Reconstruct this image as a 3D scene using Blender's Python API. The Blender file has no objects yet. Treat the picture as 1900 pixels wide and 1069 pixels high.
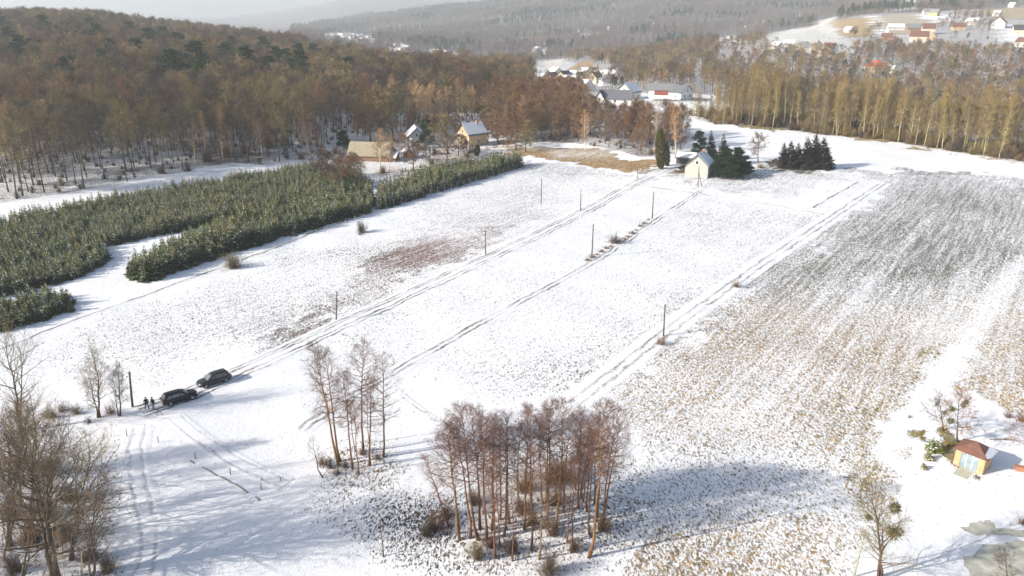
import bpy, math, random
import numpy as np
from mathutils import Vector, Matrix

# ------------------------------------------------------------------ camera, sky, sun, exposure
SC = bpy.context.scene
COL = SC.collection
PITCH = math.radians(20.5); FPX = 1400.0; CAMH = 50.0
cam_d = bpy.data.cameras.new('camera'); cam = bpy.data.objects.new('camera', cam_d); COL.objects.link(cam)
cam.location = (0, 0, CAMH); cam.rotation_euler = (math.pi/2 - PITCH, 0, 0)
cam_d.sensor_width = 36; cam_d.lens = FPX/1900*36; cam_d.clip_start = 1; cam_d.clip_end = 30000
SC.camera = cam

SUN_EL = math.radians(25); SUN_AZ = (-0.95, -0.312)      # horizontal direction towards the sun
W = bpy.data.worlds.new('World'); SC.world = W; W.use_nodes = True
wn = W.node_tree.nodes; wl = W.node_tree.links
sky = wn.new('ShaderNodeTexSky'); sky.sky_type = 'NISHITA'; sky.sun_disc = False
sky.sun_elevation = SUN_EL; sky.sun_rotation = math.atan2(SUN_AZ[0], SUN_AZ[1])
sky.altitude = 300; sky.air_density = 1.0; sky.dust_density = 3.0; sky.ozone_density = 1.0
wn['Background'].inputs['Strength'].default_value = 0.115
wl.new(sky.outputs[0], wn['Background'].inputs['Color'])
sun_d = bpy.data.lights.new('sun', 'SUN'); sun_d.energy = 4.8; sun_d.angle = math.radians(0.6); sun_d.color = (1.0, 0.92, 0.81)
sun = bpy.data.objects.new('sun', sun_d); COL.objects.link(sun)
tosun = Vector((SUN_AZ[0]*math.cos(SUN_EL), SUN_AZ[1]*math.cos(SUN_EL), math.sin(SUN_EL)))
sun.rotation_euler = tosun.to_track_quat('Z', 'Y').to_euler(); sun.location = (-60, -20, 60)
vs = SC.view_settings
vs.view_transform = 'Standard'; vs.look = 'None'; vs.exposure = 0.47; vs.gamma = 1.0; vs.use_curve_mapping = False
cy = SC.cycles
cy.max_bounces = 5; cy.diffuse_bounces = 2; cy.glossy_bounces = 2; cy.transmission_bounces = 3; cy.volume_bounces = 1
cy.use_adaptive_sampling = True; cy.adaptive_threshold = 0.035; cy.caustics_reflective = False; cy.caustics_refractive = False

# ------------------------------------------------------------------ helpers
SP, CP = math.sin(PITCH), math.cos(PITCH)
def project(X, Y, Z):
    X = np.asarray(X, float); Y = np.asarray(Y, float); Z = np.asarray(Z, float)
    d = Y*CP + (CAMH - Z)*SP
    d = np.where(d < 1, 1, d)
    v = (Y*SP - (CAMH - Z)*CP)/d
    return 950 + FPX*X/d, 534.5 - FPX*v

def link(o, parent=None):
    COL.objects.link(o)
    if parent is not None: o.parent = parent
    return o
def tag(o, label, cat=None, group=None, kind=None):
    o['label'] = label
    if cat: o['category'] = cat
    if group: o['group'] = group
    if kind: o['kind'] = kind
    return o
def mesh(name, V, F, mat=None, smooth=False):
    V = np.asarray(V, np.float32).reshape(-1, 3)
    if not isinstance(F, list): F = [F]
    F = [np.asarray(f, np.int32) for f in F if len(f)]
    me = bpy.data.meshes.new(name)
    me.vertices.add(len(V)); me.vertices.foreach_set('co', V.ravel())
    loops = np.concatenate([f.ravel() for f in F])
    sizes = np.concatenate([np.full(len(f), f.shape[1], np.int32) for f in F])
    starts = np.concatenate([[0], np.cumsum(sizes)[:-1]]).astype(np.int32)
    me.loops.add(len(loops)); me.loops.foreach_set('vertex_index', loops)
    me.polygons.add(len(sizes)); me.polygons.foreach_set('loop_start', starts)
    me.update(calc_edges=True)
    me.polygons.foreach_set('use_smooth', np.full(len(sizes), bool(smooth)))
    for m in ([mat] if not isinstance(mat, (list, tuple)) else mat):
        if m is not None: me.materials.append(m)
    return me
def obj(name, me, parent=None, loc=None, rot=None, scale=None):
    o = bpy.data.objects.new(name, me)
    if loc is not None: o.location = loc
    if rot is not None: o.rotation_euler = rot
    if scale is not None: o.scale = scale
    return link(o, parent)
def thing(name, label, cat, loc=(0, 0, 0), rot=(0, 0, 0), group=None, scale=None):
    o = bpy.data.objects.new(name, None); o.empty_display_size = 0.3
    o.location = loc; o.rotation_euler = rot
    if scale is not None: o.scale = (scale,)*3 if isinstance(scale, (int, float)) else scale
    link(o); return tag(o, label, cat, group)

class MB:
    """collects boxes, tubes, polygons into one mesh"""
    def __init__(s): s.V = []; s.F = {}; s.n = 0
    def add(s, V, F):
        V = np.asarray(V, float).reshape(-1, 3); F = np.asarray(F, int)
        s.V.append(V); s.F.setdefault(F.shape[1], []).append(F + s.n); s.n += len(V)
    def box(s, a, b):
        x0, y0, z0 = a; x1, y1, z1 = b
        V = [(x0,y0,z0),(x1,y0,z0),(x1,y1,z0),(x0,y1,z0),(x0,y0,z1),(x1,y0,z1),(x1,y1,z1),(x0,y1,z1)]
        s.add(V, [(3,2,1,0),(4,5,6,7),(0,1,5,4),(1,2,6,5),(2,3,7,6),(3,0,4,7)]); return s
    def prism(s, poly, axis, a, b):
        """poly: list of 2D points, extruded along axis ('x','y','z') from a to b"""
        n = len(poly)
        def pt(p, t): return {'x': (t, p[0], p[1]), 'y': (p[0], t, p[1]), 'z': (p[0], p[1], t)}[axis]
        V = [pt(p, a) for p in poly] + [pt(p, b) for p in poly]
        base = s.n
        s.add(V, [(i, (i+1) % n, n+(i+1) % n, n+i) for i in range(n)])
        s.F.setdefault(n, []).append(np.array([[base+i for i in range(n)][::-1], [base+n+i for i in range(n)]]))
        return s
    def tube(s, pts, radii, k=6, cap=True):
        V, F = tube_arrays(np.asarray(pts, float), np.asarray(radii, float), k)
        b = s.n; s.add(V, F)
        if cap:
            n = len(pts)
            s.F.setdefault(k, []).append(np.array([[b+i for i in range(k)][::-1], [b+(n-1)*k+i for i in range(k)]]))
        return s
    def mesh(s, name, mat, smooth=False):
        return mesh(name, np.concatenate(s.V), [np.concatenate(f) for f in s.F.values()], mat, smooth)
    def obj(s, name, mat, parent=None, smooth=False, **kw):
        return obj(name, s.mesh(name, mat, smooth), parent, **kw)

def tube_arrays(P, R, k):
    n = len(P)
    T = np.gradient(P, axis=0); T /= np.linalg.norm(T, axis=1, keepdims=True) + 1e-9
    up = np.array([0, 0, 1.0]) if abs(T[0][2]) < .9 else np.array([1.0, 0, 0])
    A = np.cross(T, up); A /= np.linalg.norm(A, axis=1, keepdims=True) + 1e-9
    B = np.cross(T, A)
    a = np.arange(k)*2*math.pi/k
    V = P[:, None, :] + R[:, None, None]*(np.cos(a)[None, :, None]*A[:, None, :] + np.sin(a)[None, :, None]*B[:, None, :])
    i, j = np.meshgrid(np.arange(n-1), np.arange(k), indexing='ij')
    F = np.stack([i*k+j, i*k+(j+1) % k, (i+1)*k+(j+1) % k, (i+1)*k+j], -1).reshape(-1, 4)
    return V.reshape(-1, 3), F
def spikes(P, D, L, R, rng):
    """thin pointed twigs: N x 4 vertices, N x 3 triangles"""
    N = len(P); D = D/(np.linalg.norm(D, axis=1, keepdims=True)+1e-9)
    r = rng.normal(size=(N, 3)); A = np.cross(D, r); A /= np.linalg.norm(A, axis=1, keepdims=True)+1e-9
    B = np.cross(D, A); L = np.broadcast_to(L, (N,))[:, None]; R = np.broadcast_to(R, (N,))[:, None]
    V = np.stack([P+A*R, P-A*R*.5+B*R*.87, P-A*R*.5-B*R*.87, P+D*L], 1).reshape(-1, 3)
    b = np.arange(N)[:, None]*4
    return V, np.concatenate([b+[[0, 1, 3]], b+[[1, 2, 3]], b+[[2, 0, 3]]])

# ------------------------------------------------------------------ materials
def nodes_of(m):
    m.use_nodes = True; return m.node_tree.nodes, m.node_tree.links
def flat(name, col, rough=.8, var=.25, scale=3.0, metal=0.0, spec=None, rnd=0.0, bump=0.0):
    """procedural material: colour with noise variation, optional per-object variation"""
    m = bpy.data.materials.new(name); n, l = nodes_of(m); b = n['Principled BSDF']
    tc = n.new('ShaderNodeTexCoord'); nz = n.new('ShaderNodeTexNoise'); nz.inputs['Scale'].default_value = scale
    nz.inputs['Detail'].default_value = 4; l.new(tc.outputs['Object'], nz.inputs['Vector'])
    mr = n.new('ShaderNodeMapRange'); mr.inputs[1].default_value = .3; mr.inputs[2].default_value = .7
    mr.inputs[3].default_value = 1-var; mr.inputs[4].default_value = 1+var; l.new(nz.outputs['Fac'], mr.inputs[0])
    hsv = n.new('ShaderNodeHueSaturation'); hsv.inputs['Color'].default_value = (*col, 1)
    if rnd:
        oi = n.new('ShaderNodeObjectInfo'); ma = n.new('ShaderNodeMath'); ma.operation = 'MULTIPLY_ADD'
        l.new(oi.outputs['Random'], ma.inputs[0]); ma.inputs[1].default_value = 2*rnd; ma.inputs[2].default_value = 1-rnd
        mm = n.new('ShaderNodeMath'); mm.operation = 'MULTIPLY'; l.new(ma.outputs[0], mm.inputs[0]); l.new(mr.outputs[0], mm.inputs[1])
        l.new(mm.outputs[0], hsv.inputs['Value'])
        mh = n.new('ShaderNodeMapRange'); mh.inputs[3].default_value = .5-.035*rnd*2; mh.inputs[4].default_value = .5+.05*rnd*2
        l.new(oi.outputs['Random'], mh.inputs[0]); l.new(mh.outputs[0], hsv.inputs['Hue'])
    else: l.new(mr.outputs[0], hsv.inputs['Value'])
    l.new(hsv.outputs[0], b.inputs['Base Color'])
    b.inputs['Roughness'].default_value = rough; b.inputs['Metallic'].default_value = metal
    if spec is not None: b.inputs['Specular IOR Level'].default_value = spec
    if bump:
        bp = n.new('ShaderNodeBump'); bp.inputs['Strength'].default_value = bump; bp.inputs['Distance'].default_value = .05
        l.new(nz.outputs['Fac'], bp.inputs['Height']); l.new(bp.outputs[0], b.inputs['Normal'])
    return m
def ramp_rand(name, cols, rough=.95, var=.2):
    """twig / foliage material: colour picked along a ramp by the object's random number"""
    m = bpy.data.materials.new(name); n, l = nodes_of(m); b = n['Principled BSDF']
    oi = n.new('ShaderNodeObjectInfo'); cr = n.new('ShaderNodeValToRGB')
    el = cr.color_ramp.elements
    while len(el) < len(cols): el.new(.5)
    for i, c in enumerate(cols):
        el[i].position = i/len(cols); el[i].color = (*c, 1)
    cr.color_ramp.interpolation = 'CONSTANT'
    l.new(oi.outputs['Random'], cr.inputs[0])
    tc = n.new('ShaderNodeTexCoord'); nz = n.new('ShaderNodeTexNoise'); nz.inputs['Scale'].default_value = .8; nz.inputs['Detail'].default_value = 3
    l.new(tc.outputs['Object'], nz.inputs['Vector'])
    mr = n.new('ShaderNodeMapRange'); mr.inputs[1].default_value = .3; mr.inputs[2].default_value = .7; mr.inputs[3].default_value = 1-var; mr.inputs[4].default_value = 1+var
    l.new(nz.outputs['Fac'], mr.inputs[0])
    hsv = n.new('ShaderNodeHueSaturation'); l.new(cr.outputs[0], hsv.inputs['Color']); l.new(mr.outputs[0], hsv.inputs['Value'])
    l.new(hsv.outputs[0], b.inputs['Base Color']); b.inputs['Roughness'].default_value = rough; b.inputs['Specular IOR Level'].default_value = .15
    return m
M = {}
M['bark_dark'] = flat('bark_dark', (.13, .085, .062), .95, .35, 2, rnd=.2, spec=.1)
M['bark_alder'] = flat('bark_alder', (.23, .125, .065), .95, .4, 2, rnd=.25, spec=.1)
M['bark_grey'] = flat('bark_grey', (.12, .095, .075), .95, .3, 1.5, rnd=.3, spec=.1)
M['bark_pale'] = flat('bark_pale', (.46, .40, .24), .95, .3, 1.2, rnd=.25, spec=.1)
M['bark_birch'] = flat('bark_birch', (.72, .60, .42), .9, .3, 1.5, rnd=.15, spec=.1)
M['twig_alder'] = ramp_rand('twig_alder', [(.19,.108,.075), (.22,.125,.085), (.17,.095,.075)])
M['twig_brown'] = ramp_rand('twig_brown', [(.11,.092,.07), (.22,.15,.09), (.25,.20,.09), (.12,.10,.085), (.23,.19,.095), (.26,.15,.09), (.34,.25,.14), (.16,.13,.095)])
M['twig_orange'] = ramp_rand('twig_orange', [(.24,.14,.075), (.21,.13,.085), (.27,.175,.085), (.21,.145,.095), (.25,.15,.085)])
M['twig_olive'] = ramp_rand('twig_olive', [(.30,.225,.095), (.25,.19,.095), (.34,.25,.11), (.22,.17,.095), (.31,.235,.085), (.24,.17,.095), (.32,.245,.10)])
M['twig_birch'] = ramp_rand('twig_birch', [(.46,.29,.15), (.54,.36,.20), (.42,.26,.15)])
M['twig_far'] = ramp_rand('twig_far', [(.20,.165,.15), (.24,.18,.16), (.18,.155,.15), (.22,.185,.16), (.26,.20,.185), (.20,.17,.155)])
M['needle_young'] = ramp_rand('needle_young', [(.17,.20,.035), (.10,.145,.035), (.25,.21,.04), (.15,.18,.038), (.09,.135,.038), (.22,.21,.038)], var=.35)
M['needle_dark'] = ramp_rand('needle_dark', [(.022,.045,.022), (.03,.055,.025), (.035,.05,.03)], var=.3)
M['needle_purple'] = ramp_rand('needle_purple', [(.045,.045,.035), (.04,.055,.03), (.055,.045,.04)], var=.3)
M['needle_pine'] = ramp_rand('needle_pine', [(.035,.065,.022), (.045,.08,.025), (.03,.055,.025)], var=.3)
M['needle_gold'] = ramp_rand('needle_gold', [(.075,.08,.02), (.09,.08,.022)], var=.3)
M['snow'] = flat('snow', (.86, .88, .91), .7, .04, 1.5)
M['mistletoe'] = flat('mistletoe', (.13, .13, .03), .9, .3, 6)

# ------------------------------------------------------------------ terrain height
_cols = np.array([-300, 0, 150, 300, 450, 520, 600, 800, 1000, 1200, 1400, 1600, 1900, 2300], float)
_u = (_cols-950)/FPX*CP
_rows = np.array([1, 150, 230, 300, 400, 500, 600, 750, 900, 1100, 1400, 1800, 2300, 3000, 3800, 5000, 7000, 9500], float)
_tab = np.array([
 [0,0,1,3,8,12,16,21,25,26,20,10,0,0,0,0,0,0],
 [0,0,0,2,6,10,14,19,22,22,12,0,-10,-10,-10,-10,-20,-20],
 [0,0,0,2,6,10,14,19,23,25,14,0,-10,-20,-20,-20,-40,-40],
 [0,0,0,1,3,6,9,11,12,13,5,-10,-25,-35,-40,-50,-70,-70],
 [0,0,0,0,1,1,0,-2,-4,-9,-16,-26,-40,-50,-60,-70,-60,-60],
 [0,0,0,0,2,3,4,5,4,-3,-14,-28,-45,-50,-56,-60,0,0],
 [0,0,0,0,1,0,-3,-8,-12,-17,-25,-36,-48,-52,-48,-30,100,60],
 [0,0,0,0,0,-4,-9,-17,-23,-29,-37,-43,-45,-15,42,0,150,90],
 [0,0,0,0,0,-6,-12,-16,-10,-27,-38,-22,0,40,85,50,130,90],
 [0,0,0,2,7,2,-4,-6,-8,-10,-30,-12,10,60,115,80,100,90],
 [0,0,0,3,5,-2,-4,4,14,8,-20,0,30,80,125,90,100,90],
 [0,0,0,2,0,-5,4,14,22,30,40,28,50,95,130,90,100,90],
 [0,0,0,0,-4,-6,0,12,22,32,42,35,60,100,135,90,100,90],
 [0,0,0,0,-2,-2,2,14,24,34,44,40,60,100,135,90,100,90]], float)
NU, NR = 260, 320
_ug = np.linspace(_u[0], _u[-1], NU); _lr = np.log(_rows+40); _rg = np.linspace(_lr[0], _lr[-1], NR)
_t1 = np.stack([np.interp(_rg, _lr, _tab[i]) for i in range(len(_u))])
_t2 = np.stack([np.interp(_ug, _u, _t1[:, j]) for j in range(NR)], 1)
def _blur(a, s, ax):
    k = np.exp(-.5*(np.arange(-3*s, 3*s+1)/s)**2); k /= k.sum()
    return np.apply_along_axis(lambda v: np.convolve(np.pad(v, 3*s, mode='edge'), k, 'valid'), ax, a)
_t2 = _blur(_blur(_t2, 5, 0), 4, 1)
def H(X, Y):
    X = np.asarray(X, float); Y = np.asarray(Y, float)
    yy = np.maximum(Y, 2.0)
    u = np.clip(X/np.maximum(yy, 120), _u[0], _u[-1]); r = np.clip(np.log(yy+40), _rg[0], _rg[-1])
    fi = (u-_ug[0])/(_ug[1]-_ug[0]); fj = (r-_rg[0])/(_rg[1]-_rg[0])
    i = np.clip(fi.astype(int), 0, NU-2); j = np.clip(fj.astype(int), 0, NR-2); fi = fi-i; fj = fj-j
    z = (_t2[i, j]*(1-fi)*(1-fj)+_t2[i+1, j]*fi*(1-fj)+_t2[i, j+1]*(1-fi)*fj+_t2[i+1, j+1]*fi*fj)
    near = .22*np.sin(X*.045+1.3)*np.sin(Y*.05+.4)+.12*np.sin(X*.11-Y*.07)+.05*np.sin(X*.31+Y*.23+2)
    far = np.clip((Y-500)/1500, 0, 1)
    spur = np.clip((Y-1500)/700, 0, 1)*np.clip((4300-Y)/900, 0, 1)*13*(np.abs(np.sin(X*.0046-Y*.0021+.5+.6*np.sin(Y*.0035)))-.45)
    hills = spur+far*(5*np.sin(X*.011+Y*.004)*np.sin(Y*.006+1)+2.5*np.sin(X*.03-Y*.013+2)+9*np.sin(X*.0042+Y*.0031+.7)*np.sin(Y*.0023-X*.001))
    return z+near+hills
def h1(x, y): return float(H(np.array([x]), np.array([y]))[0])
_ts = np.concatenate([np.linspace(20, 420, 1200), np.geomspace(421, 9000, 1500)])
def P(px, py):
    """point of the ground seen at a photo pixel"""
    u = (px-950)/FPX; v = (534.5-py)/FPX
    dx, dy, dz = u, CP+v*SP, -SP+v*CP
    t = _ts/dy
    X, Y, Z = dx*t, dy*t, CAMH+dz*t
    below = np.nonzero(Z <= H(X, Y))[0]
    k = below[0] if len(below) else len(t)-1
    return Vector((X[k], Y[k], float(H(X[k:k+1], Y[k:k+1])[0])))
def at(px, Y):
    """ground point at image column px and depth Y"""
    X = (px-950)/FPX*(Y*CP+CAMH*SP)
    for _ in range(2):
        X = (px-950)/FPX*(Y*CP+(CAMH-h1(X, Y))*SP)
    return Vector((X, Y, h1(X, Y)))
def height_for(b, top_py):
    """height of a vertical at ground point b whose top reaches image row top_py"""
    v = (534.5-top_py)/FPX
    dy, dz = CP+v*SP, -SP+v*CP
    return CAMH+dz*b.y/dy-b.z
def inpoly(x, y, poly):
    x = np.asarray(x, float); y = np.asarray(y, float); r = np.zeros(x.shape, bool); n = len(poly)
    for i in range(n):
        x0, y0 = poly[i]; x1, y1 = poly[(i+1) % n]
        if y0 == y1: continue
        c = ((y0 > y) != (y1 > y)) & (x < (x1-x0)*(y-y0)/(y1-y0)+x0)
        r ^= c
    return r
def vnoise(X, Y, s, seed=0):
    """smooth value noise in 0..1"""
    x = X/s+seed*17.3; y = Y/s+seed*9.1
    i = np.floor(x); j = np.floor(y); f = x-i; g = y-j; f = f*f*(3-2*f); g = g*g*(3-2*g)
    def hh(a, b):
        t = np.sin(a*127.1+b*311.7+seed*13.7)*43758.5453; return t-np.floor(t)
    return (hh(i, j)*(1-f)+hh(i+1, j)*f)*(1-g)+(hh(i, j+1)*(1-f)+hh(i+1, j+1)*f)*g


# houses of the two villages: pixel of the base, width, length, wall height, roof height, turn, wall, roof, snowy slopes
MIDV = [(962,141,9,10,4,4,20,'white','brown',''),(972,149,9,11,4,3.5,70,'white','snow',''),(985,145,9,10,4.5,4,-20,'white','dark','R'),(1000,153,10,12,4,4,60,'cream','snow',''),(1014,145,8,9,4,3.5,15,'cream','grey',''),(1024,152,9,11,4,4,-40,'orange','brown',''),(1031,142,9,10,5,3.5,30,'white','snow',''),(1047,152,9,13,5,4,-35,'orange','dark',''),(1060,158,10,12,4,3.5,70,'white','snow',''),(1068,149,9,12,4,4,80,'cream','grey','L'),(1078,154,9,11,4.5,4,-30,'white','slate','L'),(1084,171,10,11,4,4,25,'white','snow',''),(1086,142,10,12,3.5,4,75,'white','snow',''),(1099,146,9,11,5,4,-20,'white','red',''),(1104,154,9,10,4.5,4,-40,'cream','brown',''),(1114,150,9,13,4,3.5,60,'white','snow',''),(1124,158,8,10,4,3,10,'white','grey','R'),(1132,148,9,11,4,3.5,80,'cream','snow','')]
HN_MID = len(MIDV)
RIGHTV = [(1440,90,9,11,3.5,3,30,'white','snow',''),(1462,86,8,10,3.5,3,70,'white','snow',''),(1489,90,9,11,4,3,20,'white','grey','R'),(1512,96,8,9,5,2.5,-15,'cream','brown',''),(1531,103,11,13,6,3,-30,'cream','brown',''),(1538,92,8,9,3,3,60,'wood','brown',''),(1625,133,12,13,4,4.5,15,'cream','red',''),(1648,134,6,8,3,2,50,'white','snow',''),(1645,73,8,10,3,3,70,'brick','brown',''),(1660,60,10,18,5,4,80,'white','dark','L'),(1667,67,8,20,3,3,80,'grey','beige',''),(1699,57,12,22,3.5,4,80,'wood','grey',''),(1721,63,11,13,6,5,70,'cream','brown',''),(1704,78,13,17,5.5,5,60,'cream','brown',''),(1729,74,8,9,4,3,-30,'orange','slate',''),(1777,56,12,14,4,4,70,'yellow','brown',''),(1803,46,10,15,4,4,80,'white','grey','L'),(1853,52,14,15,6,6,-40,'white','scarlet',''),(1893,64,12,16,5,5,70,'cream','dark',''),(1899,88,11,12,5,4,30,'white','brown',''),(1720,28,9,13,5,4,80,'green','grey','R'),(1733,30,11,12,5,5,40,'bright','grey',''),(1686,9,14,30,6,4,85,'white','snow',''),(1716,9,14,22,6,4,85,'white','snow',''),(1746,7,12,20,6,4,85,'white','snow',''),(1640,17,9,11,4,4,20,'cream','brown',''),(1629,18,9,14,4,4,80,'white','snow',''),(1877,14,12,14,5,6,30,'white','snow',''),(1575,60,8,9,3,3,30,'grey','snow',''),(1850,30,8,9,4,3,30,'white','snow','')]
HPOS = np.array([tuple(P(m[0], m[1])[:2]) for m in MIDV+RIGHTV]+[tuple(P(*q)[:2]) for q in ((1117,194),(1142,192),(1166,184),(1225,182),(1257,183))])

# ------------------------------------------------------------------ ground cover map (what grows where)
GOLD = (.36, .25, .10); OLIVE = (.15, .14, .07); DARK = (.075, .08, .065); RED = (.17, .085, .06); LITTER = (.13, .09, .06); FOREST = (.10, .078, .062)
GREY = (.10, .10, .085); MOSS = (.26, .21, .05); PAVE = (.62, .60, .45); TAN = (.42, .31, .16); GREEN = (.14, .15, .05); BROWNW = (.15, .11, .08)
NEAR_REGIONS = [   # photo polygon, coverage, colour
 ([(60,655),(420,500),(700,425),(770,440),(620,560),(430,640),(330,700),(200,720)], .27, GREY),
 ([(700,410),(980,300),(1170,325),(1060,400),(860,420),(760,440)], .3, GREY),
 ([(880,390),(1000,320),(1130,328),(1190,342),(1080,395),(960,430)], .36, (.15,.10,.07)),
 ([(430,655),(620,560),(720,455),(830,415),(960,415),(1010,425),(900,480),(760,535),(640,600),(450,700)], .55, (.18,.095,.065)),
 ([(730,465),(790,430),(880,435),(890,460),(800,510),(730,500)], .72, (.24,.095,.055)),
 ([(620,600),(780,500),(1020,400),(1180,345),(1280,360),(1100,480),(740,690),(560,780)], .18, GREY),
 ([(1100,480),(1290,365),(1540,400),(1380,520),(1230,630),(1080,750),(900,740),(760,690)], .25, GREY),
 ([(1250,320),(1440,310),(1560,320),(1490,370),(1300,350)], .40, DARK),
 ([(1290,345),(1490,372),(1540,400),(1290,362)], .10, GREY),
 ([(1490,372),(1560,325),(1590,335),(1510,385)], .05, GREY),
 ([(1250,630),(1380,525),(1550,400),(1640,335),(1900,345),(2300,380),(2300,900),(1900,760),(1790,720),(1650,850),(1590,1000),(1560,1140),(1060,1140),(1180,1010),(1200,850),(1080,760)], .46, (.34,.24,.115)),
 ([(1330,560),(1550,402),(1640,335),(1960,345),(2300,380),(2300,600),(1900,560),(1640,575)], .50, (.17,.155,.11)),
 ([(1560,430),(1640,340),(1960,350),(2200,380),(2100,510),(1780,520),(1600,510)], .52, (.15,.155,.13)),
 ([(1100,860),(1200,840),(1300,830),(1560,850),(1590,940),(1420,960),(1150,1010)], .33, (.20,.165,.10)),
 ([(1640,335),(1560,322),(1540,318),(1900,330),(2200,352),(2200,330),(1800,300),(1500,262)], .10, GREY),
 ([(1560,322),(1750,345),(2000,372),(2000,348),(1800,322),(1560,310)], .45, DARK),
 ([(1800,560),(1990,560),(2100,800),(1900,770),(1790,705)], .55, GOLD),
 ([(1600,860),(1700,760),(1790,640),(1740,640),(1560,860),(1540,960)], .52, (.30,.23,.07)),
 ([(1640,850),(1790,720),(1960,770),(2200,900),(2200,1200),(1600,1200),(1590,1060),(1620,930)], .02, GREY),
 ([(560,900),(690,885),(800,905),(870,985),(900,1080),(760,1090),(640,1000),(580,960)], .36, (.075,.07,.055)),
 ([(690,930),(790,920),(860,990),(840,1050),(750,1010)], .5, (.06,.055,.045)),
 ([(575,905),(590,850),(660,820),(740,815),(765,855),(700,890),(640,905)], .46, (.24,.16,.06)),
 ([(780,960),(900,930),(1180,900),(1150,1000),(1040,1069),(860,1069)], .34, (.15,.10,.065)),
 ([(-200,820),(140,780),(230,880),(250,1000),(260,1120),(-200,1180)], .36, LITTER),
 ([(1735,792),(1752,790),(1790,815),(1800,850),(1775,872),(1750,850)], .97, MOSS),
 ([(930,268),(1060,275),(1130,280),(1215,305),(1205,322),(1110,312),(985,288),(940,290)], .8, (.40,.26,.10)),
 ([(1290,213),(1320,212),(1380,236),(1460,245),(1460,238),(1330,205)], .85, (.30,.24,.07)),
 ([(1360,232),(1460,238),(1650,264),(1900,302),(2100,330),(2100,322),(1900,288),(1650,252),(1460,230)], .72, (.36,.26,.10)),
 ([(1270,290),(1400,320),(1390,335),(1290,332),(1262,325)], .75, (.12,.10,.04)),
 ([(1440,300),(1540,300),(1545,318),(1480,320),(1440,312)], .7, (.10,.085,.04)),
 ([(640,300),(700,295),(900,265),(940,285),(760,330),(660,350)], .42, (.28,.17,.08)),
 ([(540,215),(900,205),(960,260),(880,268),(640,300),(540,300)], .30, (.20,.13,.07)),
 ([(1190,322),(1262,318),(1262,330),(1210,330)], .5, (.2,.13,.06)),
]
PLANT = [
 [(-260,640),(0,552),(130,522),(205,484),(190,458),(400,417),(470,398),(640,362),(690,348),(645,312),(560,314),(420,338),(330,352),(150,388),(0,418),(-260,470)],
 [(243,522),(272,522),(420,472),(690,393),(692,368),(560,388),(400,432),(330,456),(245,500)],
 [(704,390),(966,310),(968,296),(930,292),(800,328),(700,366)],
 [(-60,632),(140,577),(120,552),(60,556),(-60,590)]]
FAR_CLEAR = [      # open ground on the hills beyond: photo polygon, coverage, colour
 ([(905,76),(1000,64),(1062,58),(1050,66),(930,79)], .8, (.50,.38,.24)),
 ([(1058,62),(1100,58),(1115,62),(1062,68)], .1, TAN),
 ([(985,95),(1015,88),(1012,100)], .05, TAN),
 ([(955,135),(1000,115),(1040,112),(1080,120),(1138,135),(1140,158),(1060,165),(975,160)], .42, BROWNW),
 ([(980,128),(1000,114),(1045,110),(1038,130)], .45, (.48,.36,.20)),
 ([(1052,130),(1080,113),(1100,112),(1098,132)], .9, (.46,.30,.12)),
 ([(1110,172),(1330,176),(1330,202),(1180,200)], .3, TAN),
 ([(1250,190),(1320,192),(1320,212),(1270,215)], .3, TAN),
 ([(1318,76),(1350,66),(1400,62),(1380,78),(1330,86)], .35, TAN),
 ([(1355,66),(1400,60),(1398,72),(1360,78)], .8, (.42,.34,.16)),
 ([(1420,62),(1500,50),(1560,68),(1600,100),(1480,96),(1420,80)], .45, (.24,.22,.09)),
 ([(1505,40),(1545,34),(1600,60),(1560,72),(1520,58)], .4, TAN),
 ([(1542,38),(1610,32),(1622,50),(1612,68),(1565,68)], .96, (.50,.34,.13)),
 ([(1610,32),(1628,30),(1650,62),(1636,64)], .05, TAN),
 ([(1628,30),(1700,22),(1740,48),(1690,56),(1640,56)], .85, (.50,.44,.30)),
 ([(1700,25),(1760,30),(1755,42),(1735,46)], .05, TAN),
 ([(1630,18),(1690,5),(1760,2),(1755,12),(1650,22)], .3, (.45,.42,.32)),
 ([(1640,58),(1740,48),(1745,80),(1690,90),(1630,80)], .5, BROWNW),
 ([(1850,40),(1900,60),(1960,70),(1960,95),(1880,85),(1850,70)], .3, (.30,.26,.12)),
 ([(1820,20),(1900,10),(1960,10),(1960,34),(1850,34)], .85, (.48,.36,.17)),
 ([(1815,130),(1880,128),(1880,142),(1810,142)], .3, (.3,.3,.22)),
 ([(600,68),(690,68),(695,86),(640,90),(600,84)], .6, (.2,.2,.2)),
 ([(715,84),(760,86),(760,96),(720,94)], .2, (.2,.2,.2)),
 ([(800,100),(850,98),(852,110),(805,110)], .2, (.2,.2,.2)),
]
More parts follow.
